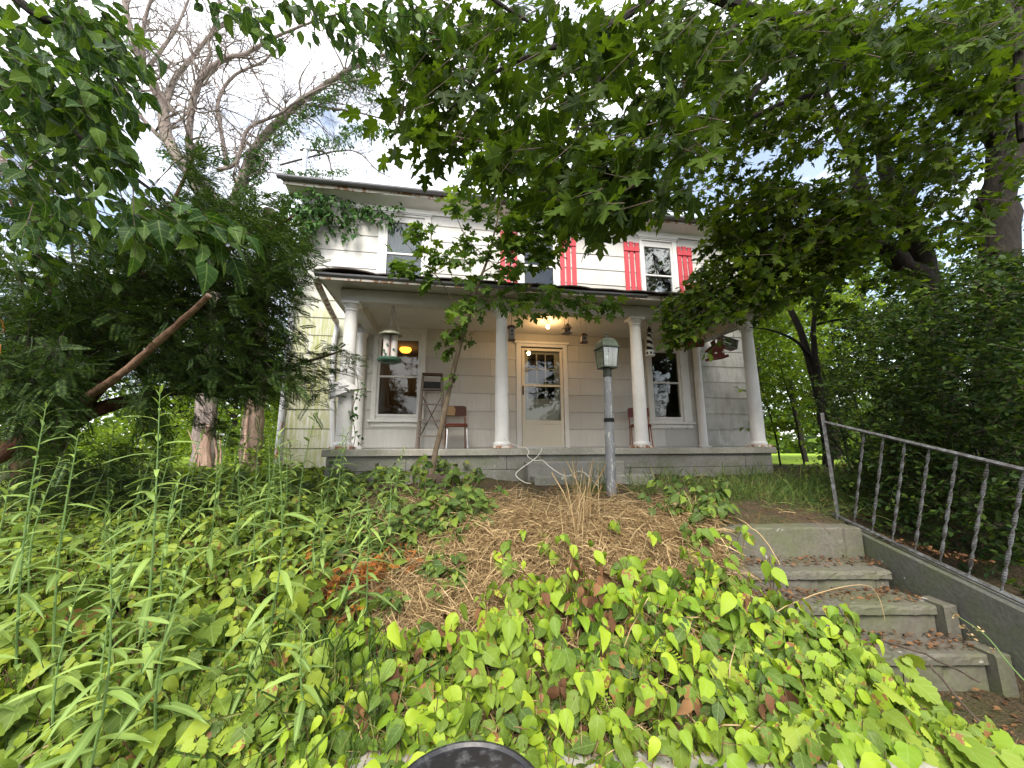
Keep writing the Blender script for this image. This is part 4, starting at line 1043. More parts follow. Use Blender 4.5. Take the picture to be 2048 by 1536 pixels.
w = MB(); w.lathe([(.018, .014), (.018, .07)], 10, (0, 0, 0), LT); w.lathe([(.016, .07), (.032, .10), (.030, .14), (.012, .185), (.004, .20)], 12, (0, 0, 0), LT); w.build('bulb', M['galv'], lan, True)

# ------------------------------------------------------------------ concrete stairs, side wall, retaining wall, railing
st = thing('garden_stairs', 'damp concrete garden stairs climbing to the yard beside the sloping side wall', 'stairs', (2.0, 2.8, -1.35))
def sbox(name, x0, x1, y0, y1, z0, z1, mat='conc_step', bev=.012):
    """weathered slab: rounded, chipped ring of points carried along x"""
    w = MB(); n = max(2, int((x1 - x0) / .035)); e = min(bev, .4 * (z1 - z0))
    ring = [(y0, z0), (y0, (z0 + z1) / 2), (y0, z1 - e), (y0 + e * .35, z1 - e * .3), (y0 + e, z1), ((y0 + y1) / 2, z1), (y1, z1), (y1, z0)]; k = len(ring); chip = 0
    for i in range(n + 1):
        if random.random() < .10: chip = random.uniform(.006, .022)
        for j, (y, z) in enumerate(ring):
            c = chip if j in (2, 3, 4) and 0 < i < n else 0
            w.v.append((x0 + (x1 - x0) * i / n - 2.0 + (random.uniform(-.008, .008) if 0 < i < n else random.uniform(-.003, .003)), y - 2.8 + (c if j < 4 else c * .6) + random.uniform(-.003, .003), z + 1.35 - (c * .7 if j > 2 and j < 5 else 0) + random.uniform(-.0025, .0025)))
        chip *= .55
    for i in range(n):
        for j in range(k): w.f.append((i * k + j, i * k + (j + 1) % k, (i + 1) * k + (j + 1) % k, (i + 1) * k + j))
    w.f += [tuple(range(k)), tuple(range(n * k + k - 1, n * k - 1, -1))]
    return w.build(name, M[mat], st)
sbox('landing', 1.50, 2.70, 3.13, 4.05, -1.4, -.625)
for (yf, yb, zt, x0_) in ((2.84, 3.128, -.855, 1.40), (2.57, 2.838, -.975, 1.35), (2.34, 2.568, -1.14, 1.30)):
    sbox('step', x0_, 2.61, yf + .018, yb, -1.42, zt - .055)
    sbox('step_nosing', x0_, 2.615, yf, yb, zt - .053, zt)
for yf, zt in ((2.53, -.965), (2.30, -1.13)):
    sbox('pier', 2.618, 2.70, yf, yf + .16, -1.42, zt + .004)
sw = MB(); prof = [(3.48, -.60), (2.24, -.865), (1.0, -1.14), (.2, -1.30), (.2, -1.6), (3.48, -1.6)]
sw.prism(prof, 2.72, 2.86); 
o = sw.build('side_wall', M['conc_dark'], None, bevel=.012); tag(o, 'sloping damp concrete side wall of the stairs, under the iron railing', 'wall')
w = MB(); n = 40; xs_ = np.linspace(-5.5, 1.52, n + 1)
for i, x in enumerate(xs_):
    j1, j2, j3 = random.uniform(-.012, .012), random.uniform(-.012, .012), random.uniform(-.01, .01)
    w.v += [(x, 1.46, -1.5), (x, 1.46 + j1, -1.17 + j3), (x, 1.49 + j1, -1.15 + j3), (x, 1.74 + j2, -1.145 + j3), (x, 1.76, -1.17), (x, 1.76, -1.5)]
for i in range(n):
    a_ = 6 * i
    for k in range(5): w.f.append((a_ + k, a_ + k + 1, a_ + 7 + k, a_ + 6 + k))
w.f += [tuple(range(6)), tuple(range(6 * n + 5, 6 * n - 1, -1))]
tag(w.build('retaining_wall', M['conc_pale']), 'low pale concrete retaining wall under the overgrown bank', 'wall')

rl = thing('iron_railing', 'flaking iron handrail with twisted balusters sloping down the stair wall', 'railing', (2.75, 3.4, -.60))
def rp(y, z, x=2.75): return Vector((x - 2.75, y - 3.4, z + .60))
w = MB(); w.tube([rp(3.39, -.615), rp(3.41, .29)], .017, 4); w.build('post', M['rail'], rl)
w = MB(); w.tube([rp(3.385, .205), rp(2.12, -.13), rp(.7, -.50)], .013, 4); w.build('top_rail', M['rail'], rl)
w = MB(); w.tube([rp(3.44, -.575), rp(2.24, -.838), rp(1.0, -1.115)], .013, 4); w.build('bottom_rail', M['rail'], rl)
def twisted(a_, b_, wd=.009, th=.004, n=44, turns=3.2):
    w = MB(); a_, b_ = Vector(a_), Vector(b_); t_ = (b_ - a_).normalized(); ux = t_.cross(Vector((1, 0, 0))).normalized(); uy = t_.cross(ux)
    for i in range(n + 1):
        s = i / n; an = turns * 2 * math.pi * s + 1.0; c_ = a_.lerp(b_, s); k = 1 if .06 < s < .94 else .6
        e1 = ux * math.cos(an) + uy * math.sin(an); e2 = -ux * math.sin(an) + uy * math.cos(an)
        w.v += [tuple(c_ + (e1 * p1 * wd + e2 * p2 * th) * k) for p1, p2 in ((-1, -1), (1, -1), (1, 1), (-1, 1))]
    for i in range(n):
        for k in range(4): w.f.append((4 * i + k, 4 * i + (k + 1) % 4, 4 * i + 4 + (k + 1) % 4, 4 * i + 4 + k))
    return w
yt = 3.03
while yt > .9:
    zt_ = np.interp(yt, [.7, 2.12, 3.385], [-.50, -.13, .205]); yb = yt + .21; zb_ = np.interp(yb, [1.0, 2.24, 3.44], [-1.115, -.838, -.575])
    twisted(rp(yb, zb_ + .008), rp(yt, zt_ - .008)).build('baluster', M['rail'], rl); yt -= .152

# round black bin at the street side of the retaining wall
lc = at(948, 1482, 1.36); bn = thing('garbage_bin', 'round black bin with a worn shallow lid standing below the bank', 'bin', (lc[0], lc[1] - .21, -1.32))
hb = lc[2] + 1.32
w = MB(); w.lathe([(.165, 0), (.175, .02), (.205, hb - .03), (.205, hb - .025)], 32); w.build('body', M['black'], bn, True)
w = MB(); w.lathe([(.213, hb - .03), (.218, hb - .012), (.213, hb), (.203, hb + .002), (.196, hb - .006), (.188, hb - .004), (.10, hb + .004), (.004, hb + .007)], 48)
t = NT('worn_black_plastic'); p = geo(t).outputs['Position']; nn = t.noise(p, 22, 6, .7)
t.bsdf(t.mix(t.ramp(nn, [(.5, 0), (.72, 1)]), (.012, .012, .014), (.09, .09, .095)), t.ramp(nn, [(.3, .3), (.7, .6)]), .5); w.build('lid', t.m, bn, True)

# ================================================================== vegetation
V3 = lambda a: np.array(a, float)
def ellipsoid_crown(c, rad, n_cl, per, cl_r, size, key, mat, name='crown', parent=None, base=(0, 0, 0), shell=.55):
    d = rdir(n_cl) * (rng.uniform(shell, 1, n_cl) ** .6)[:, None] * V3(rad) + V3(c)
    d += rng.normal(0, .12, (n_cl, 3)) * V3(rad)
    P = np.repeat(d, per, 0) + rng.normal(0, 1, (n_cl * per, 3)) * V3([cl_r, cl_r, cl_r * .55])
    A = rdir(len(P)); A[:, 2] -= .5; U = rdir(len(P)) * .8 + V3([0, 0, 1.]); S = rng.uniform(.6, 1.3, len(P)) * size
    me = leaf_mesh(name, T[key], P, norm(A), U, S, base); return link(name, me, parent, mat)
def bg_tree(x, y, h, cr, label, mat='l_back', bark='bark_dark', n_cl=150, per=30, size=.17, trunk_r=.14, low=.3, group=None, key='maple_f', name='tree', lean=0.0):
    z0 = float(gz(x, y)); t_ = thing(name, label, 'tree', (x, y, z0 - .1), group=group)
    p_, r_ = smooth_path([(0, 0, 0), (lean * .2, .1, h * .25), (lean * .6, -.1, h * .55), (lean, 0, h * .92)], [trunk_r, trunk_r * .8, trunk_r * .55, trunk_r * .15], 4, .15)
    w = MB(); w.tube(p_, r_, 8); w.build('trunk', M[bark], t_, True)
    segs = []
    for i in range(9):
        k = int(len(p_) * random.uniform(.3, .9)); a_ = random.uniform(0, 6.28)
        grow(p_[min(k, len(p_) - 1)], Vector((math.cos(a_), math.sin(a_), .7)), cr * .55, trunk_r * .35, 1, segs, .2, .05)
    link('limbs', segs_mesh('limbs', segs), t_, M[bark])
    ellipsoid_crown((lean * .7, 0, h * (low + 1) / 2), (cr, cr, h * (1 - low) / 2), n_cl, per, cr * .17, size, key, M[mat], 'crown', t_)
    return t_
# woodland to the right of the house
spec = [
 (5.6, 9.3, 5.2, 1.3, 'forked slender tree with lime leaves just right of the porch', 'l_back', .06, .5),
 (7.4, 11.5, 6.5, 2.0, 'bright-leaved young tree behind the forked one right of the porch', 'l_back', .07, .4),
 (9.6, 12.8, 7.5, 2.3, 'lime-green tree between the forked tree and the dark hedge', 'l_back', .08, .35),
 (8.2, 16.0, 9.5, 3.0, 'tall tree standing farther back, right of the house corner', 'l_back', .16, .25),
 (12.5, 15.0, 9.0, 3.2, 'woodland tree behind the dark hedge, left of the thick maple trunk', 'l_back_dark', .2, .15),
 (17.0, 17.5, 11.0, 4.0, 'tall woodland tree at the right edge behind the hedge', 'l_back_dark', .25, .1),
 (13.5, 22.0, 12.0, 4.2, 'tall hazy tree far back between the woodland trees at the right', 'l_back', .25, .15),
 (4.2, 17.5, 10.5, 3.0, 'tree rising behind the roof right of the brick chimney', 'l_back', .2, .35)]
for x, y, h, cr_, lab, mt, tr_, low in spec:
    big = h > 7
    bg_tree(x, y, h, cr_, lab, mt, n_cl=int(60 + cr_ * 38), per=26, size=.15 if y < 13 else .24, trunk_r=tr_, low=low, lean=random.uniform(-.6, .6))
# woodland to the left
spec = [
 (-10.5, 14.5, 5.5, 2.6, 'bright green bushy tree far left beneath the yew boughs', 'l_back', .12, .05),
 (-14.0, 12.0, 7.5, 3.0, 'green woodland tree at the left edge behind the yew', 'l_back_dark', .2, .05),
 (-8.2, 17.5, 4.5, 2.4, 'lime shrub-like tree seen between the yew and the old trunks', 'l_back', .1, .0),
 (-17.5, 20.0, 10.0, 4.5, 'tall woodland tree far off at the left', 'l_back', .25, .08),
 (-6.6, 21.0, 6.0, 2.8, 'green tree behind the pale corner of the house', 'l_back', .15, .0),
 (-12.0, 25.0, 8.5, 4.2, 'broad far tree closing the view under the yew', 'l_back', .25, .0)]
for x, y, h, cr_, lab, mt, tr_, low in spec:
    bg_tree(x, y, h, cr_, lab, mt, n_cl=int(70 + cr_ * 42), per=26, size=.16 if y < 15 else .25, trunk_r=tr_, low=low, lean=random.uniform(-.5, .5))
# distant tree line closing the horizon
P = []
for i in range(2600):
    a_ = random.uniform(-1.25, 1.25); d_ = random.uniform(42, 62); P.append((math.sin(a_) * d_, math.cos(a_) * d_, random.random() ** 1.3 * (5 + 3 * math.sin(a_ * 9) + 2 * math.sin(a_ * 23)) - .6))
P = V3(P); P = np.repeat(P, 8, 0) + rng.normal(0, .5, (len(P) * 8, 3)); A = rdir(len(P))
me = leaf_mesh('far_woods', T['maple_f'], P, A, rdir(len(P)) + V3([0, 0, 1]), rng.uniform(.5, 1.1, len(P)))
tag(link('far_woods', me, None, M['l_back_dark']), kind='stuff')
# small trees across the street, behind the camera (they are what the window glass mirrors)
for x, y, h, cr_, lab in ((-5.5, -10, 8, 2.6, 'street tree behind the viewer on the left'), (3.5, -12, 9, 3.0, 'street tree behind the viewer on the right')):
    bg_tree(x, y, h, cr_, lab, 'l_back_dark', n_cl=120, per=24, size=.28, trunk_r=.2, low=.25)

# thin undergrowth saplings right of the porch
for i, (u, v, Y, hh, lab) in enumerate([(1562, 930, 8.6, 2.4, 'thin sapling nearest the porch corner'), (1608, 925, 8.2, 2.8, 'thin leaning sapling second from the porch corner'), (1700, 935, 7.6, 2.2, 'thin sapling just left of the first twisted baluster'), (1745, 940, 7.4, 2.6, 'thin sapling seen through the railing beside the hedge')]):
    b = at(u, v, Y); b[2] = float(gz(b[0], b[1])); t_ = thing('sapling', lab, 'sapling', tuple(b))
    p_, r_ = smooth_path([(0, 0, 0), (-.08, 0, hh * .4), (-.22, 0, hh * .7), (-.2, .1, hh)], [.022, .018, .012, .005], 4, .3)
    w = MB(); w.tube(p_, r_, 6); w.build('trunk', M['bark_dark'], t_, True)
    C = V3([tuple(p_[int(k)]) for k in rng.uniform(3, len(p_) - 1, 46)]) + b; D = rdir(46); D[:, 2] = np.abs(D[:, 2]) * .4
    s = Sprigs(); s.add(C, D, rng.uniform(.3, .7, 46), 8, .11); 
    P, A, U, S = s.arrays(); link('crown', leaf_mesh('crown', T['maple_f'], P, A, U, S, b), t_, M['l_back']); link('twigs', s.stem_mesh('twigs', .004, b), t_, M['bark_twig'])

# the two forked dark trunks right of the porch
ft = thing('forked_tree', 'dark twin-stemmed tree between the porch and the railing', 'tree', tuple(at(1655, 930, 7.0) * V3([1, 1, 0]) + V3([0, 0, float(gz(*at(1655, 930, 7.0)[:2]))])))
fb_ = tuple(ft.location)
for nm, px in (('trunk', [(1656, 935, 7, 0.088), (1650, 850, 7, 0.078), (1625, 740, 7.05, 0.068), (1600, 660, 7.1, 0.058), (1570, 590, 7.2, 0.041), (1550, 480, 7.3, 0.020)]),
               ('trunk', [(1645, 850, 7, 0.068), (1640, 770, 7, 0.058), (1628, 690, 6.9, 0.048), (1632, 620, 6.8, 0.037), (1665, 540, 6.7, 0.020)]),
               ('limb', [(1618, 712, 7.05, 0.034), (1590, 680, 6.8, 0.027), (1540, 660, 6.5, 0.017), (1500, 655, 6.3, 0.008)]),
               ('limb', [(1630, 650, 6.9, 0.027), (1700, 640, 6.6, 0.020), (1722, 700, 6.4, 0.014)])):
    limb(nm, px, M['bark_dark'], ft, fb_)
u, v = sample_region([(1500, 560), (1780, 560), (1760, 700), (1720, 800), (1660, 860), (1520, 900), (1500, 750)], 240, (60, .40), 11, 12)
Y = rng.uniform(7.6, 9.6, len(u)); C = at(u, v, Y); D = rdir(len(u)); D[:, 2] *= .4
s = Sprigs(); s.add(C, D, rng.uniform(.3, .55, len(u)), 8, .10); P, A, U, S = s.arrays()
link('crown', leaf_mesh('crown', T['maple_m'], P, A, U, S, fb_), ft, M['l_back']); link('twigs', s.stem_mesh('twigs', .004, fb_), ft, M['bark_twig'])
# undergrowth bushes along the far edge of the yard
for x, y, r_, lab, mt in ((9.4, 10.2, .5, 'low bright bush under the forked tree', 'l_back'), (10.6, 9.8, 1.1, 'dark bush behind the railing', 'l_back_dark'),
                      (-7.2, 11.2, .9, 'low green bush left of the house corner', 'l_back'), (-9.6, 10.2, 1.1, 'bright bush under the yew at the left', 'l_back'), (-12.5, 9.6, 1.3, 'bushy undergrowth at the far left edge', 'l_back'), (-5.9, 9.8, .55, 'low weed clump beside the far downspout', 'l_back')):
    z0 = float(gz(x, y)); t_ = thing('bush', lab, 'bush', (x, y, z0)); segs = []
    for i in range(7): grow(Vector((random.uniform(-.2, .2), random.uniform(-.2, .2), 0)), Vector((random.gauss(0, .5), random.gauss(0, .5), 1)), r_ * .6, .012, 1, segs, .2)
    link('stems', segs_mesh('stems', segs), t_, M['bark_twig']); ellipsoid_crown((0, 0, r_ * .65), (r_ * 1.3, r_, r_ * .65), int(60 * r_ + 20), 26, r_ * .17, .10, 'maple_f', M[mt], 'foliage', t_, shell=.3)

# ------------------------------------------------------------------ bare old tree and its neighbours
bt_ = thing('bare_tree', 'big half-dead tree with bare spreading limbs behind the yew, left of the house', 'tree', tuple(at(412, 962, 9.0) * V3([1, 1, 0]) + V3([0, 0, -.55])))
bb = tuple(bt_.location); tw = []
LIMBS = [
 ('trunk', [(412, 965, 9, 0.249), (410, 870, 9, 0.216), (425, 700, 9, 0.184), (435, 520, 9, 0.179), (432, 420, 9, 0.184), (400, 365, 9, 0.162), (340, 290, 9.1, 0.146), (322, 200, 9.2, 0.125), (285, 135, 9.3, 0.098), (262, 60, 9.4, 0.071), (240, -30, 9.5, 0.043)]),
 ('limb', [(325, 250, 9.2, 0.087), (345, 165, 9.3, 0.071), (392, 105, 9.4, 0.054), (430, 50, 9.5, 0.043), (440, -20, 9.6, 0.033)]),
 ('limb', [(290, 150, 9.3, 0.071), (286, 60, 9.2, 0.048), (310, -20, 9.1, 0.038)]),
 ('limb', [(300, 130, 9.3, 0.054), (350, 60, 9.5, 0.038), (385, -20, 9.6, 0.027)]),
 ('limb', [(405, 420, 8.6, 0.092), (382, 330, 8.5, 0.081), (380, 240, 8.4, 0.073), (400, 160, 8.4, 0.068), (450, 118, 8.4, 0.060), (490, 108, 8.5, 0.048), (560, 70, 8.6, 0.038), (650, 35, 8.7, 0.025), (720, 20, 8.8, 0.016)]),
 ('limb', [(400, 155, 8.4, 0.043), (420, 110, 8.5, 0.038), (421, 75, 8.5, 0.027), (470, 30, 8.6, 0.019), (500, -20, 8.6, 0.014)]),
 ('limb', [(455, 330, 9.3, 0.065), (440, 250, 9.4, 0.054), (437, 200, 9.5, 0.048), (470, 150, 9.6, 0.038), (530, 120, 9.7, 0.027), (590, 60, 9.8, 0.016)]),
 ('limb', [(450, 460, 8.8, 0.141), (478, 380, 8.8, 0.125), (510, 300, 8.8, 0.108), (560, 240, 8.8, 0.092), (620, 190, 8.8, 0.075), (690, 145, 8.8, 0.060), (760, 112, 8.8, 0.038), (850, 88, 8.8, 0.019)]),
 ('limb', [(435, 340, 8.6, 0.048), (470, 328, 8.6, 0.043), (482, 300, 8.6, 0.041), (500, 255, 8.6, 0.038), (560, 228, 8.6, 0.033), (590, 205, 8.6, 0.030), (660, 170, 8.6, 0.021), (740, 160, 8.6, 0.014), (810, 190, 8.6, 0.007)]),
 ('limb', [(590, 205, 8.8, 0.038), (650, 215, 8.9, 0.027), (730, 228, 9.0, 0.019), (800, 250, 9.1, 0.011)]),
 ('limb', [(340, 290, 9.1, 0.065), (300, 255, 9.1, 0.054), (265, 215, 9.0, 0.041), (220, 195, 8.9, 0.027), (160, 150, 8.8, 0.016)]),
 ('limb', [(350, 230, 9.2, 0.048), (300, 165, 9.0, 0.033), (230, 165, 8.8, 0.016)]),
 ('limb', [(600, 300, 9.2, 0.027), (650, 305, 9.3, 0.025), (665, 350, 9.3, 0.016)]),
 ('limb', [(560, 330, 9.5, 0.027), (700, 300, 9.5, 0.019), (760, 345, 9.5, 0.011), (830, 370, 9.5, 0.006)]),
 ('limb', [(-40, 270, 7, 0.071), (30, 345, 7, 0.065), (85, 395, 7, 0.054), (140, 470, 7, 0.048)]),
 ('limb', [(85, 395, 7, 0.033), (60, 330, 7, 0.027), (55, 270, 7.1, 0.019)]),
]
for nm, px in LIMBS:
    o, p_, r_ = limb(nm, px, M['bark_pink'], bt_, bb, 9, .10)
    L_ = sum((p_[i + 1] - p_[i]).length for i in range(len(p_) - 1))
    k0 = int(len(p_) * (.62 if nm == 'trunk' else .15)); nk = int(L_ * (2.2 if nm == 'trunk' else 6.0))
    for q in range(nk):
        k = random.randint(k0, len(p_) - 1); t0 = (p_[min(k + 1, len(p_) - 1)] - p_[max(k - 1, 0)]).normalized()
        if at(0, 400, 9)[2] > p_[k].z + .6 and nm == 'trunk': continue
        d_ = (t0 * .6 + Vector((random.gauss(0, 1), random.gauss(0, .6), random.gauss(.15, 1))).normalized()).normalized()
        r0 = min(.035, r_[k] * .45); grow(p_[k], d_, random.uniform(.5, 1.1), r0, 3, tw, .24, .02, .68, 2.2)
    grow(p_[-1], (p_[-1] - p_[-2]).normalized(), 1.0, r_[-1] * .8, 3, tw, .22, .02, .68, 2.2)
o = link('twigs', segs_mesh('twigs', tw, bb), bt_, M['bark_pink']); o['kind'] = 'stuff'
# stripped trunk base and second trunk
t2 = thing('old_tree_trunk', 'straight grey-brown trunk standing between the yew and the house corner', 'tree', tuple(at(505, 935, 9.6)))
tb = tuple(t2.location); limb('trunk', [(500, 945, 9.6, .26), (505, 860, 9.6, .235), (512, 780, 9.6, .22), (520, 600, 9.6, .20), (540, 420, 9.6, .15)], bark_mat('greybrown_bark', (.10, .07, .055), (.25, .18, .145), 4, .12), t2, tb, 16, .05)
w = MB(); p_, r_ = smooth_path([Vector(at(*q)) - Vector(tb) for q in ((488, 935, 9.2), (492, 880, 9.25), (494, 830, 9.3), (506, 770, 9.3))], [.03, .025, .02, .02], 4, .3); w.tube(p_, r_, 6); w.build('vine_stem', M['bark_stripped'], t2, True)
t3 = thing('broken_stump', 'pale stripped stump with splintered wood beside the bare tree', 'stump', tuple(at(405, 955, 8.2)))
tb = tuple(t3.location); limb('stump', [(408, 965, 8.2, .10), (412, 900, 8.2, .085), (418, 850, 8.2, .05)], M['bark_stripped'], t3, tb, 8, .25)
for k in range(7):
    u0 = 385 + k * 9; limb('splinter', [(u0, 950, 8.3, .03), (u0 + random.uniform(-8, 8), 900, 8.3, .022), (u0 + random.uniform(-14, 14), random.uniform(835, 870), 8.3, .006)], M['bark_stripped'], t3, tb, 5, .4)
# vine leaves on the limbs of the bare tree
cv = thing('climbing_vine', 'leafy vine wrapped round the right-hand limb of the bare tree', 'vine', bb)
C = []
for (a_, b_, n_, sp_) in (((470, 420), (520, 300), 200, 26), ((500, 330), (600, 220), 170, 24), ((600, 230), (720, 150), 130, 20), ((700, 160), (790, 120), 70, 16), ((480, 330), (420, 300), 25, 14), ((330, 290), (345, 330), 30, 14), ((690, 260), (780, 260), 90, 14), ((620, 285), (700, 275), 60, 16), ((735, 150), (745, 210), 40, 9)):
    t_ = rng.uniform(0, 1, n_); u = a_[0] + (b_[0] - a_[0]) * t_ + rng.normal(0, sp_ * .5, n_); v = a_[1] + (b_[1] - a_[1]) * t_ + rng.normal(0, sp_ * .5, n_); C.append(at(u, v, 8.75 + rng.normal(0, .18, n_)))
C = np.concatenate(C); s = Sprigs(); s.add(C, rdir(len(C)), .16, 6, .085); P, A, U, S = s.arrays()
link('foliage', leaf_mesh('foliage', T['ovate_s'], P, A, U, S, bb), cv, M['l_vine']); link('stems', s.stem_mesh('stems', .004, bb), cv, M['bark_twig'])

# ------------------------------------------------------------------ yew
yb = (-3.6, 3.6, float(gz(-3.6, 3.6))); yew = thing('yew_tree', 'dark spreading yew with drooping boughs filling the left side', 'tree', yb)
for nm, px, mt in (
 ('trunk', [(60, 1040, 3.9, .17), (75, 930, 3.9, .15), (110, 860, 3.8, .13), (180, 740, 3.8, .09), (260, 560, 3.9, .05), (340, 420, 4.0, .025), (392, 300, 4.0, .008)], 'bark_yew'),
 ('sawn_bough', [(105, 850, 3.0, .034), (170, 800, 2.9, .031), (240, 750, 2.8, .027), (310, 690, 2.7, .024), (365, 640, 2.62, .021), (418, 590, 2.55, .018)], 'bark_tan'),
 ('bough', [(90, 880, 3.8, .07), (150, 830, 3.7, .06), (230, 740, 3.6, .045), (310, 650, 3.6, .03), (385, 570, 3.6, .015)], 'bark_yew'),
 ('bough', [(100, 860, 3.8, .08), (210, 815, 3.8, .065), (330, 785, 3.9, .05), (450, 775, 4.0, .035), (560, 740, 4.1, .02), (690, 700, 4.2, .008)], 'bark_yew'),
 ('bough', [(-60, 930, 2.6, .07), (0, 905, 2.6, .06), (50, 880, 2.7, .05), (110, 850, 2.9, .04)], 'bark_yew'),
 ('bough', [(180, 740, 3.8, .05), (120, 600, 3.6, .035), (60, 480, 3.4, .02), (20, 400, 3.3, .01)], 'bark_yew'),
 ('bough', [(260, 560, 3.8, .05), (400, 520, 3.9, .03), (520, 470, 4.0, .018), (590, 430, 4.0, .008)], 'bark_yew')):
    limb(nm, px, M[mt], yew, yb, 9, .12)
w = MB(); e0 = Vector(at(416, 592, 2.55)); e1 = Vector(at(420, 588, 2.545)); dd_ = (e1 - e0).normalized(); w.tube([e0 - Vector(yb), e0 + dd_ * .012 - Vector(yb)], .0185, 12); w.build('sawn_end', M['bark_stripped'], yew)
def yew_sprays(poly, n, Y0, Y1, size, L, seed, origin=(60, 900), hole=(70, .36), per=8, down=.35, key='yew'):
    u, v = sample_region(poly, n, hole, seed, 10); Y = rng.uniform(Y0, Y1, len(u)); C = at(u, v, Y); O = at(origin[0], origin[1], (Y0 + Y1) / 2)
    D = norm(C - O) + rng.normal(0, .35, C.shape); D[:, 2] = D[:, 2] * .5 - down + rng.normal(0, .15, len(u)); D = norm(D); C = C - D * (L * .6)
    s = Sprigs(); s.add(C, D, L * rng.uniform(.7, 1.2, len(u)), per, size, droop=.15, side=.75, pet=0, upj=.3, bendz=.2); return s
main = [(0, 350), (60, 390), (130, 450), (200, 440), (260, 400), (340, 400), (385, 330), (395, 285), (410, 330), (440, 400), (560, 365), (600, 430), (615, 560), (600, 640), (590, 700), (600, 790), (540, 800), (480, 850), (430, 870), (390, 800), (330, 765), (230, 765), (160, 800), (130, 850), (0, 870)]
dense = [(250, 470), (420, 420), (560, 420), (590, 520), (560, 640), (590, 740), (480, 800), (330, 740), (200, 740), (100, 800), (0, 800), (0, 560), (120, 560), (240, 560)]
sA = yew_sprays(main, 620, 3.0, 4.4, .15, .36, 1)
sH = yew_sprays(dense, 420, 2.7, 3.5, .14, .34, 8, hole=(60, .3), down=.5)
sI = yew_sprays([(372, 300), (392, 280), (415, 300), (440, 380), (470, 440), (340, 440), (360, 370)], 60, 3.8, 4.1, .13, .28, 9, origin=(400, 520), hole=None, down=.0)
sB = yew_sprays(dense, 820, 3.4, 4.8, .16, .36, 2, hole=None)
sC = yew_sprays([(560, 720), (640, 695), (725, 690), (715, 725), (650, 760), (690, 775), (640, 800), (560, 800)], 60, 3.9, 4.3, .13, .30, 3, hole=None, down=.1)
sD = yew_sprays([(270, 770), (330, 770), (335, 860), (300, 880), (265, 850)], 24, 2.7, 3.3, .14, .32, 4, hole=None, down=1.2)
sE = yew_sprays([(0, 700), (150, 720), (150, 850), (60, 870), (0, 850)], 150, 2.2, 3.0, .14, .34, 5, hole=None, down=1.0)
sF = yew_sprays([(350, 690), (470, 660), (560, 690), (560, 790), (430, 780), (360, 760)], 90, 2.9, 3.5, .14, .32, 6, hole=None, down=.7)
sG = yew_sprays([(0, 880), (100, 920), (250, 900), (340, 950), (390, 1040), (200, 1080), (0, 1060)], 240, 3.0, 4.2, .15, .34, 7, hole=None, down=.3)
parts_ = [x.arrays() for x in (sA, sC, sD, sE, sF, sG, sH, sI)]
P, A, U, S = (np.concatenate([q[i] for q in parts_]) for i in range(4))
o = link('foliage', leaf_mesh('foliage', T['yew'], P, A, U, S, yb), yew, M['l_yew'])
P, A, U, S = sB.arrays(); o = link('inner_foliage', leaf_mesh('inner_foliage', T['yew_s'], P, A, U, S, yb), yew, M['l_yew'])
sAll = Sprigs()
for q in (sA, sB, sC, sD, sE, sF, sG, sH, sI): sAll.st += q.st
link('twigs', sAll.stem_mesh('twigs', .003, yb), yew, M['bark_dark'])
C = at(V3([2, 6]), V3([630, 660]), 1.6); s = Sprigs(); s.add(C, V3([[-.2, 0, -1]] * 2), .07, 3, .05, pet=0, side=.7); P, A, U, S = s.arrays()
link('dead_frond', leaf_mesh('dead_frond', T['yew'], P, A, U, S, yb), yew, M['l_orange'])

# ------------------------------------------------------------------ broad-leaved tree overhanging from the left
ob = (-4.2, .8, -1.3); ot = thing('overhanging_tree', 'tree with pointed oval leaves hanging over the top left corner', 'tree', ob)
for nm, px in (('limb', [(-500, 60, 1.9, .06), (-150, 120, 1.9, .04), (60, 200, 2.0, .025), (180, 290, 2.1, .015), (330, 400, 2.2, .006)]),
               ('limb', [(-100, -120, 1.8, .04), (60, 20, 1.9, .025), (170, 60, 2.0, .015), (250, 110, 2.0, .006)]),
               ('limb', [(60, 200, 2.0, .02), (150, 240, 2.1, .012), (260, 350, 2.2, .005)]),
               ('limb', [(-60, 260, 2.3, .02), (80, 330, 2.3, .012), (200, 430, 2.3, .005)])):
    limb(nm, px, M['bark_dark'], ot, ob, 7, .15)
w = MB(); p_, r_ = smooth_path([(0, 0, 0), (0, 0, 1.5), (.1, .1, 2.8), (.9, .7, 3.3), Vector(at(-500, 60, 1.9)) - Vector(ob)], [.16, .14, .11, .08, .06], 4, .1); w.tube(p_, r_, 12); w.build('trunk', M['bark_dark'], ot, True)
regs = [([(0, 0), (250, 0), (245, 60), (235, 150), (255, 250), (250, 330), (200, 330), (130, 270), (60, 230), (0, 230)], 150, (60, .22), 1.6, 2.8, .115, 21),
        ([(40, 200), (180, 240), (250, 300), (330, 380), (390, 410), (330, 450), (250, 440), (150, 470), (60, 440), (0, 380), (0, 300)], 74, (60, .34), 1.7, 2.8, .105, 22),
        ([(200, 425), (330, 400), (420, 410), (490, 425), (470, 455), (400, 465), (300, 450), (220, 445)], 12, None, 1.5, 1.8, .12, 23),
        ([(0, 380), (120, 430), (200, 480), (260, 470), (300, 540), (120, 560), (0, 540)], 40, (60, .4), 2.4, 3.2, .10, 24),
        ([(400, 0), (540, 0), (560, 40), (520, 50), (440, 30)], 12, None, 1.7, 2.3, .09, 25),
        ([(560, 0), (850, 0), (860, 70), (820, 100), (760, 90), (690, 75), (640, 40), (570, 25)], 46, (60, .3), 1.7, 2.6, .085, 26)]
s = Sprigs()
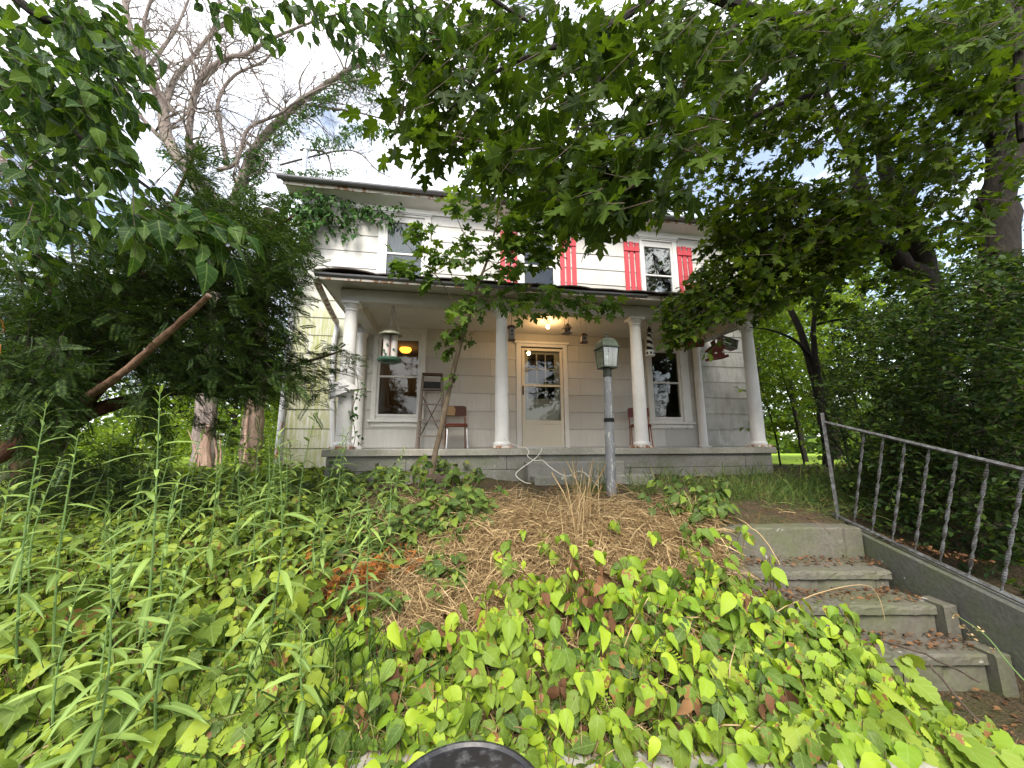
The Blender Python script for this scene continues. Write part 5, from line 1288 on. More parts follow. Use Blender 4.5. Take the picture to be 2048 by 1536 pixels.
for poly, n_, hole, Y0, Y1, size, seed in regs:
    u, v = sample_region(poly, n_, hole, seed, 6); C = at(u, v, rng.uniform(Y0, Y1, n_)); D = norm(V3([.8, .2, -.35]) + rng.normal(0, .4, C.shape)); C = C - D * .1
    s.add(C, D, rng.uniform(.18, .34, n_), 6, size, droop=.55, side=.85, pet=.18)
P, A, U, S = s.arrays(); foliage(ot, ob, 'ovate', M['l_ovate'], P, A, U, S, 300); link('twigs', s.stem_mesh('twigs', .003, ob), ot, M['bark_twig'])

# ------------------------------------------------------------------ big maple overhanging from the right
mb_ = tuple(V3([6.55, 4.9, 0]) + V3([0, 0, -.7])); mt_ = thing('maple_tree', 'large maple with a thick dark trunk at the right, its branches arching over the house', 'tree', mb_)
LB = [('trunk', [(2010, 1010, 4.9, .30), (2000, 800, 4.9, .22), (1992, 540, 4.9, .19), (1996, 400, 4.9, .18), (2012, 250, 4.9, .16), (2024, 100, 4.9, .13), (2040, -60, 4.9, .10)]),
 ('limb', [(2005, 290, 4.9, .14), (1965, 235, 4.8, .13), (1905, 190, 4.6, .115), (1850, 140, 4.4, .10), (1790, 100, 4.1, .085), (1730, 55, 3.7, .07), (1650, 45, 3.4, .06), (1500, 20, 2.9, .045), (1350, -40, 2.6, .035)]),
 ('limb', [(1800, 100, 4.1, .06), (1740, 95, 4.0, .055), (1690, 130, 3.9, .05), (1640, 185, 3.9, .04), (1560, 210, 3.9, .03), (1450, 262, 3.8, .018)]),
 ('limb', [(1690, 50, 3.5, .04), (1660, 40, 3.4, .035), (1560, 120, 3.3, .025), (1500, 200, 3.2, .015)]),
 ('limb', [(1560, 205, 3.9, .02), (1530, 250, 4.0, .015), (1540, 300, 4.1, .008)]),
 ('limb', [(1990, 420, 4.9, .10), (2030, 330, 4.8, .08), (2070, 250, 4.7, .06)]),
 ('limb', [(1350, -40, 2.6, .035), (1240, 40, 2.3, .026), (1150, 80, 2.1, .02), (1090, 100, 2.0, .016), (1000, 140, 2.0, .011), (920, 200, 2.0, .007), (880, 240, 2.0, .004)]),
 ('limb', [(940, -40, 2.0, .014), (1000, 8, 2.0, .012), (1060, 45, 2.0, .008)]),
 ('limb', [(1240, 40, 2.3, .02), (1210, 130, 2.2, .013), (1180, 200, 2.1, .009), (1150, 270, 2.0, .005)]),
 ('limb', [(1500, 20, 2.9, .025), (1400, 130, 2.7, .018), (1330, 240, 2.6, .012), (1290, 340, 2.6, .007)]),
 ('limb', [(2022, 100, 4.9, .06), (1960, 40, 4.5, .045), (1900, 0, 4.2, .03)]),
 ('branch_stub', [(2040, -30, 3.6, .05), (2038, 120, 3.6, .045), (2046, 280, 3.6, .04)])]
for nm, px in LB: limb(nm, px, M['bark_dark'], mt_, mb_, 12 if nm == 'trunk' else 8, .10)
s = Sprigs()
regs = [  # near canopy, big leaves
 ([(860, 0), (1500, 0), (1470, 150), (1400, 300), (1330, 380), (1290, 420), (1180, 440), (1100, 380), (1000, 330), (960, 250), (880, 180), (830, 100)], 330, (60, .2), 1.7, 3.4, .118, 31, .5),
 ([(860, 60), (960, 150), (950, 240), (900, 300), (880, 320), (840, 300), (800, 250), (790, 190), (820, 160)], 44, (40, .25), 1.8, 2.4, .105, 32, .6),
 ([(1080, 320), (1400, 320), (1390, 400), (1350, 430), (1250, 430), (1180, 450), (1140, 410)], 28, None, 2.0, 2.8, .125, 33, .7),
 ([(1480, 0), (2048, 0), (2048, 90), (1800, 120), (1500, 110)], 190, (60, .33), 2.2, 3.8, .11, 34, .5)]
for poly, n_, hole, Y0, Y1, size, seed, dr in regs:
    u, v = sample_region(poly, n_, hole, seed, 8); C = at(u, v, rng.uniform(Y0, Y1, n_)); D = norm(V3([-.75, .1, -.25]) + rng.normal(0, .4, C.shape)); C = C - D * .12
    s.add(C, D, rng.uniform(.16, .34, n_), 5, size, droop=dr, side=.8, pet=.6, upj=.5)
P, A, U, S = s.arrays(); foliage(mt_, mb_, 'maple', M['l_maple'], P, A, U, S, 300, 'near_crown')
sM = Sprigs()
regs = [([(1300, 100), (1500, 60), (2048, 60), (2048, 500), (1960, 520), (1900, 480), (1850, 560), (1700, 520), (1560, 560), (1450, 430), (1380, 420), (1300, 400)], 760, (46, .45), 3.6, 6.2, .105, 35),
        ([(1330, 0), (2048, 0), (2048, 330), (1700, 300), (1400, 300)], 560, (52, .44), 3.4, 5.4, .105, 36),
        ([(960, 250), (1300, 250), (1300, 460), (1100, 470), (960, 400)], 90, (40, .45), 3.4, 4.8, .12, 39)]
for poly, n_, hole, Y0, Y1, size, seed in regs:
    u, v = sample_region(poly, n_, hole, seed, 12); C = at(u, v, rng.uniform(Y0, Y1, n_)); D = norm(V3([-.7, 0, -.15]) + rng.normal(0, .5, C.shape)); C = C - D * .2
    sM.add(C, D, rng.uniform(.25, .5, n_), 7, size, droop=.4, side=.85, pet=.45, upj=.45)
P, A, U, S = sM.arrays(); link('crown', leaf_mesh('crown', T['maple_m'], P, A, U, S, mb_), mt_, M['l_maple_far'])
s.st += sM.st; link('twigs', s.stem_mesh('twigs', .004, mb_), mt_, M['bark_twig'])
# second dark maple: V-shaped trunks and the dense lower bough beside the porch roof
m2b = tuple(V3(at(1858, 940, 6.2)) * V3([1, 1, 0]) + V3([0, 0, -.55])); m2 = thing('maple_tree', 'dark V-forked maple leaning over the right end of the porch roof', 'tree', m2b)
for nm, px in (('trunk', [(1880, 960, 6.2, .30), (1870, 760, 6.2, .25), (1862, 600, 6.2, .22), (1838, 500, 6.1, .17), (1812, 440, 6.0, .15), (1785, 370, 5.9, .13), (1765, 300, 5.8, .10), (1740, 210, 5.7, .07), (1720, 120, 5.6, .04)]),
               ('trunk', [(1845, 560, 6.15, .17), (1780, 500, 6.0, .15), (1735, 460, 5.9, .14), (1722, 400, 5.85, .13), (1712, 330, 5.8, .10), (1680, 260, 5.7, .07), (1650, 180, 5.6, .04)]),
               ('limb', [(1740, 460, 5.9, .07), (1700, 430, 5.7, .06), (1650, 415, 5.5, .045), (1570, 410, 5.3, .03), (1480, 430, 5.1, .015)]),
               ('limb', [(1790, 505, 6.0, .06), (1700, 470, 5.8, .045), (1640, 485, 5.6, .03), (1550, 520, 5.4, .015)]),
               ('limb', [(1812, 440, 6.0, .07), (1830, 380, 5.9, .05), (1880, 320, 5.8, .03)])):
    limb(nm, px, M['bark_dark'], m2, m2b, 10, .12)
sM = Sprigs()
regs = [([(1440, 400), (1540, 360), (1700, 380), (1740, 460), (1700, 540), (1600, 580), (1540, 620), (1440, 620), (1380, 660), (1330, 640), (1370, 580), (1400, 500), (1420, 450)], 560, (60, .20), 4.3, 5.6, .105, 41),
        ([(1330, 600), (1420, 580), (1480, 610), (1440, 650), (1380, 690), (1330, 680)], 34, None, 4.2, 4.6, .10, 42),
        ([(1560, 380), (1900, 300), (1880, 520), (1800, 600), (1700, 640), (1560, 640)], 200, (50, .46), 5.2, 7.0, .12, 43)]
for poly, n_, hole, Y0, Y1, size, seed in regs:
    u, v = sample_region(poly, n_, hole, seed, 10); C = at(u, v, rng.uniform(Y0, Y1, n_)); D = norm(V3([-.8, -.1, -.3]) + rng.normal(0, .4, C.shape)); C = C - D * .2
    sM.add(C, D, rng.uniform(.22, .42, n_), 8, size, droop=.35, side=.85, pet=.4, upj=.35)
P, A, U, S = sM.arrays(); foliage(m2, m2b, 'maple_m', M['l_maple_far'], P, A, U, S, 0); link('twigs', sM.stem_mesh('twigs', .004, m2b), m2, M['bark_twig'])

# ------------------------------------------------------------------ maple sapling in front of the porch
sp = at(862, 950, 5.15); sb_ = (sp[0], sp[1], sp[2] - .1); sap = thing('maple_sapling', 'young maple with a slender leaning stem in front of the porch', 'tree', tuple(sb_))
for nm, px in (('trunk', [(860, 960, 5.15, .042), (872, 900, 5.15, .037), (882, 860, 5.13, .034), (900, 770, 5.1, .031), (920, 690, 5.05, .028), (940, 625, 5.0, .025), (955, 570, 4.95, .021), (975, 520, 4.9, .017), (990, 460, 4.85, .013), (1008, 380, 4.8, .009), (1020, 310, 4.8, .005)]),
               ('limb', [(938, 630, 5.0, .013), (905, 600, 4.9, .010), (880, 560, 4.8, .007), (840, 520, 4.75, .005), (800, 470, 4.7, .003)]),
               ('limb', [(942, 610, 5.0, .012), (985, 600, 4.8, .010), (1050, 585, 4.6, .008), (1130, 595, 4.5, .005), (1200, 612, 4.4, .003)]),
               ('limb', [(965, 545, 4.93, .010), (1010, 520, 4.8, .008), (1070, 500, 4.7, .005), (1110, 510, 4.6, .003)]),
               ('limb', [(990, 460, 4.85, .008), (1050, 400, 4.7, .006), (1090, 330, 4.6, .004)]),
               ('limb', [(975, 520, 4.9, .009), (930, 470, 4.85, .006), (900, 400, 4.8, .004)]),
               ('limb', [(928, 660, 5.02, .009), (905, 650, 4.95, .006), (880, 640, 4.9, .004)])):
    limb(nm, px, M['bark_sap'], sap, sb_, 8, .10)
s = Sprigs()
for poly, n_, hole, Y0, Y1, size, seed in (
    ([(940, 300), (1040, 270), (1120, 330), (1150, 420), (1130, 480), (1080, 540), (1000, 560), (930, 540), (880, 480), (900, 420), (930, 360)], 130, (45, .36), 4.4, 5.0, .135, 51),
    ([(790, 455), (870, 440), (900, 500), (940, 560), (880, 580), (820, 560), (790, 520), (790, 500)], 22, (40, .3), 4.5, 4.9, .125, 52),
    ([(870, 580), (1000, 570), (1080, 560), (1240, 600), (1230, 620), (1130, 620), (1050, 610), (960, 625), (900, 620)], 34, None, 4.3, 4.8, .12, 53),
    ([(865, 690), (900, 640), (950, 650), (930, 700), (880, 710)], 8, None, 4.8, 5.1, .11, 54),
    ([(860, 740), (910, 750), (900, 780), (860, 775)], 2, None, 4.9, 5.1, .08, 55)):
    u, v = sample_region(poly, n_, hole, seed, 6); C = at(u, v, rng.uniform(Y0, Y1, n_)); O = at(975, 560, 4.85); D = norm((C - O) * V3([1, .5, .4])) + rng.normal(0, .35, C.shape); C = C - norm(D) * .12
    s.add(C, D, rng.uniform(.15, .30, n_), 6, size, droop=.35, side=.9, pet=.45, upj=.4)
P, A, U, S = s.arrays(); foliage(sap, sb_, 'maple', M['l_sapling'], P, A, U, S, 300); link('twigs', s.stem_mesh('twigs', .003, sb_), sap, M['bark_twig'])

# ------------------------------------------------------------------ dark hedge right of the railing
hb_ = (4.3, 3.4, float(gz(4.3, 3.4))); hg = thing('hedge', 'large dark unclipped evergreen hedge beyond the iron railing', 'hedge', hb_)
ua, va = sample_region([(1650, 760), (1680, 700), (1660, 660), (1740, 620), (1830, 620), (1900, 700), (1900, 1130), (1800, 1060), (1720, 1000), (1660, 900)], 1700, (60, .44), 61, 8)
ub_, vb_ = sample_region([(1780, 640), (1850, 600), (1900, 570), (1930, 520), (2000, 535), (2150, 500), (2150, 1300), (2048, 1230), (1900, 1130), (1800, 1060), (1740, 1010), (1700, 940), (1760, 800)], 5200, (55, .14), 62, 10)
u = np.concatenate([ua, ub_]); v = np.concatenate([va, vb_]); n_ = len(u); ratio = at(u, v, 1.0)[:, 0]
Xw = np.where(rng.random(n_) < .5, rng.uniform(3.0, 4.2, n_), rng.uniform(3.8, 6.2, n_)); C = at(u, v, Xw / ratio); k = C[:, 2] > gz(C[:, 0], C[:, 1]) + .03; C = C[k]
lump = vnoise(C[:, 1] * 2.2 + 9, C[:, 2] * 2.2 + 9, 8); C[:, 0] -= lump * .4 - .2; k = C[:, 0] > 2.95; C = C[k]
D = norm(V3([-.5, -.35, .45]) + rng.normal(0, .45, C.shape)); s = Sprigs(); s.add(C - D * .05, D, rng.uniform(.08, .20, len(C)), 8, .052, droop=.05, side=.9, pet=.1, upj=.5)
P, A, U, S = s.arrays(); new = np.tile(rng.random(len(C)) < .16, 8); link('foliage', leaf_mesh('foliage', T['ovate_s'], P[~new], A[~new], U[~new], S[~new], hb_), hg, M['l_hedge']); link('new_growth', leaf_mesh('new_growth', T['ovate_s'], P[new], A[new], U[new], S[new], hb_), hg, M['l_back_dark']); link('twigs', s.stem_mesh('twigs', .0025, hb_), hg, M['bark_twig'])
segs = []
for i in range(40): grow(Vector((random.uniform(-.4, 1.4), random.uniform(-1.5, 1.5), 0)), Vector((random.gauss(-.2, .3), random.gauss(0, .3), 1)), .8, .02, 2, segs, .2, .1)
link('stems', segs_mesh('stems', segs), hg, M['bark_dark'])
w = MB()
for a_, b_, c_ in (((1990, 600, 3.0), (1950, 575, 2.9), (1905, 560, 2.8)), ((2048, 608, 2.8), (1975, 590, 2.8), (1940, 545, 2.8)), ((2060, 735, 2.7), (2020, 744, 2.7), (1992, 742, 2.7)), ((2060, 790, 2.7), (2025, 765, 2.7), (2000, 757, 2.7))):
    p_, r_ = smooth_path([Vector(at(*q)) - Vector(hb_) for q in (a_, b_, c_)], [.006, .004, .002], 4, .5); w.tube(p_, r_, 5)
w.build('bare_twigs', M['bark_stripped'], hg)

# ------------------------------------------------------------------ creeper on the house corner and the porch column
vc = thing('creeper', 'green creeper spilling over the upper left corner of the house front', 'vine', tuple(h2w(-4.2, -.1, 3.2))); vb = tuple(vc.location)
C = []
for poly, n_ in (([(-4.75, 4.0), (-3.9, 4.05), (-3.6, 4.35), (-3.3, 4.55), (-3.3, 4.85), (-4.6, 4.95)], 170), ([(-3.4, 4.5), (-2.9, 4.45), (-2.3, 4.6), (-2.3, 4.78), (-3.3, 4.82)], 34), ([(-4.7, 2.9), (-4.2, 2.9), (-4.15, 3.9), (-4.6, 4.1)], 60), ([(-3.55, 4.1), (-3.1, 4.1), (-3.2, 4.3), (-3.5, 4.3)], 5)):
    xs_ = [p[0] for p in poly]; zs_ = [p[1] for p in poly]; got = 0
    while got < n_:
        x, z = random.uniform(min(xs_), max(xs_)), random.uniform(min(zs_), max(zs_))
        if inpoly(np.array([x]), np.array([z]), poly)[0]: C.append(tuple(h2w(x, -.08 - random.random() * .22 * (1 if x < -3.6 else .3), z))); got += 1
C = V3(C); D = norm(V3([.35, -.35, -.6]) + rng.normal(0, .4, C.shape)); s = Sprigs(); s.add(C, D, rng.uniform(.12, .25, len(C)), 7, .10, droop=.5, side=.9, pet=.3)
C2 = at(rng.uniform(560, 690, 70), rng.normal(347, 5, 70), rng.uniform(6.7, 7.1, 70)); s.add(C2, rdir(70) * V3([1, .3, .3]), .12, 6, .055)
P, A, U, S = s.arrays(); foliage(vc, vb, 'ovate', M['l_vine'], P, A, U, S, 120); link('stems', s.stem_mesh('stems', .003, vb), vc, M['stem_brown'])
vc = thing('creeper', 'thin creeper climbing the right side of the leftmost porch column', 'vine', tuple(h2w(-2.74, CY, 0))); vb = tuple(vc.location)
n_ = 20; z = rng.uniform(.03, .95, n_); C = V3([tuple(h2w(-2.735 + .03 * math.sin(q * 9) + random.uniform(-.01, .05), CY - .04 + random.uniform(-.03, .03), q)) for q in z])
s = Sprigs(); s.add(C, norm(V3([.6, -.5, -.1]) + rng.normal(0, .4, C.shape)), .06, 3, .05, droop=.4); P, A, U, S = s.arrays(); foliage(vc, vb, 'ovate_w', M['l_vine'], P, A, U, S, 110)
p_, r_ = smooth_path([Vector(h2w(-2.73 + .03 * math.sin(q * 9), CY - .04, q)) - Vector(vb) for q in np.linspace(0, 1.1, 9)], [.005] * 9, 3); w = MB(); w.tube(p_, r_, 5); w.build('stem', M['stem_brown'], vc)

# ------------------------------------------------------------------ the overgrown bank
def bank(x, y):   # ground height without the stair pit
    x = np.asarray(x, float); return gz(np.minimum(x, 1.4), y)
def gpt(u, v, f=None, lift=0.0):
    f = f or bank; Y = np.full(len(u), 3.0)
    r1 = at(u, v, np.ones(len(u)))
    lo, hi = np.full(len(u), .8), np.full(len(u), 14.0)
    for _ in range(26):
        m = (lo + hi) / 2; p = r1 * m[:, None]; below = p[:, 2] < f(p[:, 0], p[:, 1]) + lift
        hi = np.where(below, m, hi); lo = np.where(below, lo, m)
    return r1 * hi[:, None]
def stand(pts, h, nl, size, key_, tilt=.55, face=.5, rad=.45, stem=True, S_=None):
    """little plants: a stem with nl leaves spreading at its top"""
    N = len(pts); top = pts + V3([0, 0, 1.]) * h[:, None] + rng.normal(0, .25, (N, 3)) * V3([1, 1, 0]) * h[:, None]
    a0 = rng.uniform(0, 6.28, N); P = []; A = []; U = []; S = []
    for j in range(nl):
        a = a0 + j * 6.283 / nl + rng.normal(0, .3, N); d = np.stack([np.cos(a), np.sin(a), np.zeros(N)], -1)
        ax = d + V3([0, -face * .5, -tilt]) + rng.normal(0, .38, (N, 3)); ax = norm(ax); sz = size * rng.uniform(.45, 1.45, N)
        P.append(top + d * (sz * .12)[:, None] - V3([0, 0, 1.]) * (rng.random(N) * h * .35)[:, None]); A.append(ax); U.append(V3([0, -face, 1.]) + rng.normal(0, .5, (N, 3))); S.append(sz)
    return np.concatenate(P), np.concatenate(A), np.concatenate(U), np.concatenate(S), (pts, top)
STUFF = {}
def put(kind, matk, arr, key):
    STUFF.setdefault((kind, matk, key), []).append(arr[:4]); 
    if len(arr) > 4: STUFF.setdefault(('stems',), []).append(arr[4])
def cov(poly, n_, key, matk, h0, h1, size, nl, seed, hole=None, tilt=.55, face=.5, name='ground_cover', lift=0):
    u, v = sample_region(poly, n_, hole, seed, 14); pts = gpt(u, v, lift=lift); hh = rng.uniform(h0, h1, n_); put(name, matk, stand(pts, hh, nl, size, key, tilt, face), key)
# bottom foreground: big three-part leaves
cov([(560, 1330), (1450, 1270), (1620, 1400), (1800, 1600), (300, 1640), (400, 1400)], 500, 'ovate_w', 'l_lime', .04, .20, .074, 3, 71, (110, .16), .7, .8)
cov([(500, 1240), (900, 1240), (1440, 1225), (1520, 1300), (1200, 1350), (700, 1350), (450, 1350)], 160, 'ovate', 'l_lime', .05, .24, .085, 3, 72, (90, .34), .8, .8)
cov([(1000, 1200), (1380, 1190), (1480, 1230), (1520, 1300), (1100, 1300)], 60, 'ovate_w', 'l_lime', .08, .24, .080, 4, 73, (90, .3), .9, .8)
cov([(500, 1300), (1700, 1300), (1800, 1600), (300, 1600)], 330, 'ovate', 'l_green', .02, .14, .085, 3, 74, (80, .30), .6, .6)
cov([(1450, 1270), (1600, 1260), (1740, 1340), (1880, 1450), (2100, 1600), (1500, 1600)], 180, 'grape', 'l_grape', .06, .16, .075, 3, 75, (80, .25), .75, .9)
cov([(1400, 1190), (1540, 1200), (1700, 1320), (1830, 1450), (1700, 1500), (1400, 1400)], 300, 'ovate_w', 'l_lime', .05, .18, .07, 3, 76, (80, .2), .8, .7)
cov([(1640, 1420), (1850, 1440), (2048, 1520), (2048, 1600), (1640, 1600)], 60, 'grape', 'l_lime', .05, .14, .10, 2, 77, None, .8, .9)
# left bank
cov([(-200, 1240), (560, 1220), (640, 1420), (620, 1640), (-200, 1640)], 900, 'ovate_w', 'l_grape', .05, .24, .066, 3, 81, (90, .18), .7, .7)
cov([(-200, 1240), (560, 1220), (640, 1420), (620, 1640), (-200, 1640)], 260, 'grape', 'l_grape', .06, .26, .085, 3, 82, (90, .2), .8, .9)
cov([(-200, 1100), (560, 1080), (640, 1260), (-200, 1300)], 800, 'ovate', 'l_grape', .06, .32, .070, 4, 83, (80, .2), .5, .6)
cov([(-100, 1000), (560, 990), (700, 1120), (600, 1180), (-100, 1160)], 760, 'ovate', 'l_grape', .05, .26, .070, 4, 84, (80, .2), .4, .6)
cov([(380, 960), (760, 965), (940, 1000), (980, 1040), (820, 1080), (600, 1110), (400, 1060)], 520, 'ovate', 'l_green', .05, .20, .085, 5, 85, (60, .34), .3, .6)
cov([(560, 1080), (900, 1060), (1000, 1130), (860, 1220), (560, 1240)], 170, 'ovate', 'l_green', .04, .14, .075, 4, 86, (60, .42), .5, .6)
cov([(100, 935), (650, 940), (640, 975), (300, 1000), (100, 990)], 700, 'ovate_s', 'l_back', .05, .22, .10, 4, 87, (50, .25), .3, .4)
cov([(640, 950), (960, 955), (960, 985), (640, 985)], 150, 'ovate', 'l_green', .05, .30, .08, 5, 88, (40, .45), .3, .5)
cov([(780, 930), (900, 935), (900, 985), (760, 985)], 60, 'ovate_w', 'l_green', .15, .42, .085, 5, 89, None, .4, .6)
cov([(1290, 990), (1440, 985), (1450, 1060), (1330, 1050)], 70, 'ovate_w', 'l_green', .05, .20, .075, 4, 90, None, .5, .6)
cov([(1000, 1080), (1460, 1060), (1500, 1180), (1000, 1190)], 34, 'ovate_w', 'l_lime', .05, .22, .075, 3, 91, (70, .45), .9, .7)
cov([(1580, 930), (1760, 930), (1800, 985), (1600, 970)], 160, 'ovate_s', 'l_green', .04, .18, .06, 4, 92, (40, .4), .3, .4)
# shrub-like filler low under the hedge and leaves creeping over the steps
cov([(1640, 1230), (1700, 1260), (1760, 1330), (1700, 1330)], 14, 'ovate_w', 'l_lime', .05, .16, .06, 3, 93, None, .6, .7)
cov([(700, 1330), (1300, 1280), (1500, 1380), (1300, 1520), (700, 1500)], 16, 'yew_s', 'l_lime', .06, .16, .095, 3, 94, None, .2, .7)
cov([(-100, 1250), (600, 1250), (640, 1560), (-100, 1560)], 30, 'yew_s', 'l_grape', .08, .24, .10, 3, 95, None, .2, .7)
cov([(980, 1120), (1500, 1110), (1540, 1230), (980, 1240)], 30, 'ovate', 'l_lime', .12, .30, .085, 3, 96, None, 1.6, .9)
cov([(560, 1240), (1500, 1240), (1600, 1500), (400, 1500)], 60, 'ovate', 'l_dead', .06, .22, .06, 2, 97, None, 1.5, .6)
cov([(1100, 1230), (1230, 1230), (1230, 1290), (1100, 1290)], 10, 'ovate', 'l_dead', .10, .30, .06, 4, 98, None, 1.8, .6)
# leaves hanging over the retaining wall
n_ = 460; x = rng.uniform(-3.2, .45, n_); x = np.where(rng.random(n_) < .85, x, rng.uniform(.45, 1.5, n_)); pts = np.stack([x, rng.uniform(1.3, 1.72, n_), rng.uniform(-1.32, -1.16, n_)], -1)
k = (np.hypot(pts[:, 0] - lc[0], pts[:, 1] - (lc[1] - .21)) > .30); pts = pts[k]; put('ground_cover', 'l_lime', stand(pts, rng.uniform(.08, .18, len(pts)), 3, .078, 'ovate_w', .8, .8), 'ovate_w')
# straw, dead leaves and sticks
def straw(poly, n_, L0, L1, seed, mat='l_straw', upz=.18, hole=None, w_=1.0, h=.02, f=None, dirb=(0, -.6, 0)):
    u, v = sample_region(poly, n_, hole, seed, 14); pts = gpt(u, v, f) + V3([0, 0, 1.]) * rng.uniform(0, h, n_)[:, None]
    A = norm(rdir(n_) * V3([1, 1, .15]) + V3(dirb) + V3([0, 0, upz])); S = rng.uniform(L0, L1, n_); U = V3([0, 0, 1.]) + rng.normal(0, .4, (n_, 3)); put('dry_grass' if mat == 'l_straw' else 'litter', mat, (pts, A, U, S), 'blade')
SP = [(640, 1030), (1000, 990), (1410, 1010), (1440, 1120), (1470, 1210), (1400, 1260), (1100, 1260), (800, 1260), (600, 1220), (640, 1120)]
straw(SP, 17000, .06, .20, 101, hole=(60, .16)); straw(SP, 5000, .05, .14, 102, upz=.5); straw(SP, 6000, .03, .10, 110, mat='l_dead')
straw([(900, 1000), (1400, 1020), (1420, 1100), (900, 1120)], 7000, .10, .26, 103, hole=(50, .3), h=.05)
straw([(-100, 1200), (1440, 1200), (1600, 1600), (-100, 1600)], 5000, .08, .22, 104, h=.03)
straw([(640, 960), (1500, 960), (1660, 1010), (1440, 1030), (640, 1030)], 3500, .05, .14, 105, mat='l_dead', upz=.02)
straw([(640, 960), (1500, 960), (1660, 1010), (1440, 1030), (640, 1030)], 900, .08, .2, 106, hole=(50, .5))
# red-brown litter on the landing, treads and pavement
def litter(n_, x0, x1, y0, y1, z, sz0=.015, sz1=.05, mat='l_dead'):
    pts = np.stack([rng.uniform(x0, x1, n_), rng.uniform(y0, y1, n_), np.full(n_, z) + rng.uniform(.002, .025, n_)], -1); A = rdir(n_) * V3([1, 1, .12]); put('litter', mat, (pts, norm(A), V3([0, 0, 1]) + rng.normal(0, .3, (n_, 3)), rng.uniform(sz0, sz1, n_)), 'blade')
    m = n_ // 5; put('litter', mat, (pts[:m] + .005, norm(A[:m]), V3([0, 0, 1]) + rng.normal(0, .3, (m, 3)), rng.uniform(.02, .045, m)), 'ovate_s')
litter(900, 1.5, 2.7, 3.35, 4.05, -.625); litter(900, 1.4, 2.7, 2.93, 3.12, -.855); litter(1100, 1.4, 2.65, 2.62, 2.84, -.975); litter(1000, 1.4, 2.68, 2.38, 2.57, -1.14); litter(3000, 1.3, 2.72, .9, 2.33, -1.33); litter(700, 2.72, 2.86, .8, 3.4, -.9, .01, .03)
litter(1200, 2.9, 4.5, 3.3, 5.2, -.60); litter(700, 2.73, 2.85, 2.4, 3.4, -.70, .01, .03)
n_ = 260; y = rng.uniform(1.0, 3.4, n_); pts = np.stack([rng.uniform(2.77, 2.86, n_), y, np.interp(y, [1.0, 2.24, 3.48], [-1.14, -.865, -.60]) + .006], -1); put('litter', 'l_dead', (pts, norm(rdir(n_) * V3([1, 1, .05])), V3([0, 0, 1]) + rng.normal(0, .2, (n_, 3)), rng.uniform(.02, .06, n_)), 'blade')
# grass tufts
def tuft(cu, cv_, n_, L0, L1, spread, mat='l_grass', key='blade', up=.9):
    c = gpt(np.array([float(cu)]), np.array([float(cv_)]))[0]; pts = c + rng.normal(0, spread, (n_, 3)) * V3([1, 1, 0]); pts[:, 2] = bank(pts[:, 0], pts[:, 1]); A = norm(rng.normal(0, .45 if key == 'blade' else .55, (n_, 3)) + V3([0, 0, up])); put('grass', mat, (pts, A, rdir(n_), rng.uniform(L0, L1, n_)), key)
for c in ((1450, 975), (1500, 985), (1520, 965), (1580, 980), (1610, 1000), (1400, 980), (1640, 985), (1700, 985), (1340, 975), (1290, 985), (1180, 990), (1480, 1000), (1560, 1010)): tuft(c[0], c[1], 130, .10, .26, .10)
for c in ((560, 1400), (620, 1420), (520, 1500), (680, 1450), (400, 1450)): tuft(c[0], c[1], 90, .15, .32, .09)
straw([(1440, 960), (1760, 960), (1800, 1030), (1560, 1010), (1440, 1010)], 2600, .06, .16, 107, mat='l_grass', upz=.6, hole=(50, .4))
straw([(480, 1380), (760, 1360), (760, 1500), (500, 1520)], 500, .15, .35, 108, mat='l_grass', upz=.35)
straw(SP, 4000, .10, .26, 120, h=.06, upz=.1)
for c in ((1155, 1080), (1165, 1060), (1175, 1045), (1145, 1100)): tuft(c[0], c[1], 12, .25, .62, .04, 'l_straw', 'stalk', up=4.5)
for c in ((1160, 1240), (1165, 1220), (1155, 1260)): tuft(c[0], c[1], 26, .12, .34, .03, 'l_dead', 'stalk', up=3)
# build the joined masses
names = {'ground_cover': 'ground_cover', 'dry_grass': 'dry_grass', 'litter': 'leaf_litter', 'grass': 'grass'}
for q, arrs in STUFF.items():
    if q[0] == 'stems': continue
    P, A, U, S = (np.concatenate([a[i] for a in arrs]) for i in range(4)); o = link(names[q[0]], leaf_mesh(names[q[0]], T[q[2]], P, A, U, S), None, M[q[1]]); tag(o, kind='stuff')
A_ = np.concatenate([a for a, b in STUFF[('stems',)]]); B_ = np.concatenate([b for a, b in STUFF[('stems',)]]); tag(link('ground_cover_stems', stick_mesh('ground_cover_stems', A_, B_, .003, .002), None, M['stem_brown']), kind='stuff')

# dead orange yew fronds
for i, (u, v, n_, lab) in enumerate(((610, 1155, 18, 'orange dead yew frond lying at the left end of the straw patch'), (705, 1150, 34, 'largest orange dead yew frond on the straw'), (640, 1200, 20, 'orange dead yew frond among ground leaves below the others'), (730, 1115, 8, 'small orange dead yew frond uppermost on the straw'))):
    c = gpt(np.array([float(u)]), np.array([float(v)]), lift=.09)[0]; C = c + rng.normal(0, .07, (n_, 3)) * V3([1.8, 1, .35]); D = norm(V3([1, .2, .1]) + rng.normal(0, .3, (n_, 3)))
    s = Sprigs(); s.add(C, D, .14, 8, .058, droop=.0, pet=0); P, A, U, S = s.arrays(); o = link('dead_frond', leaf_mesh('dead_frond', T['yew'], P, A, U, S, c), None, M['l_orange'], tuple(c)); tag(o, lab, 'frond')
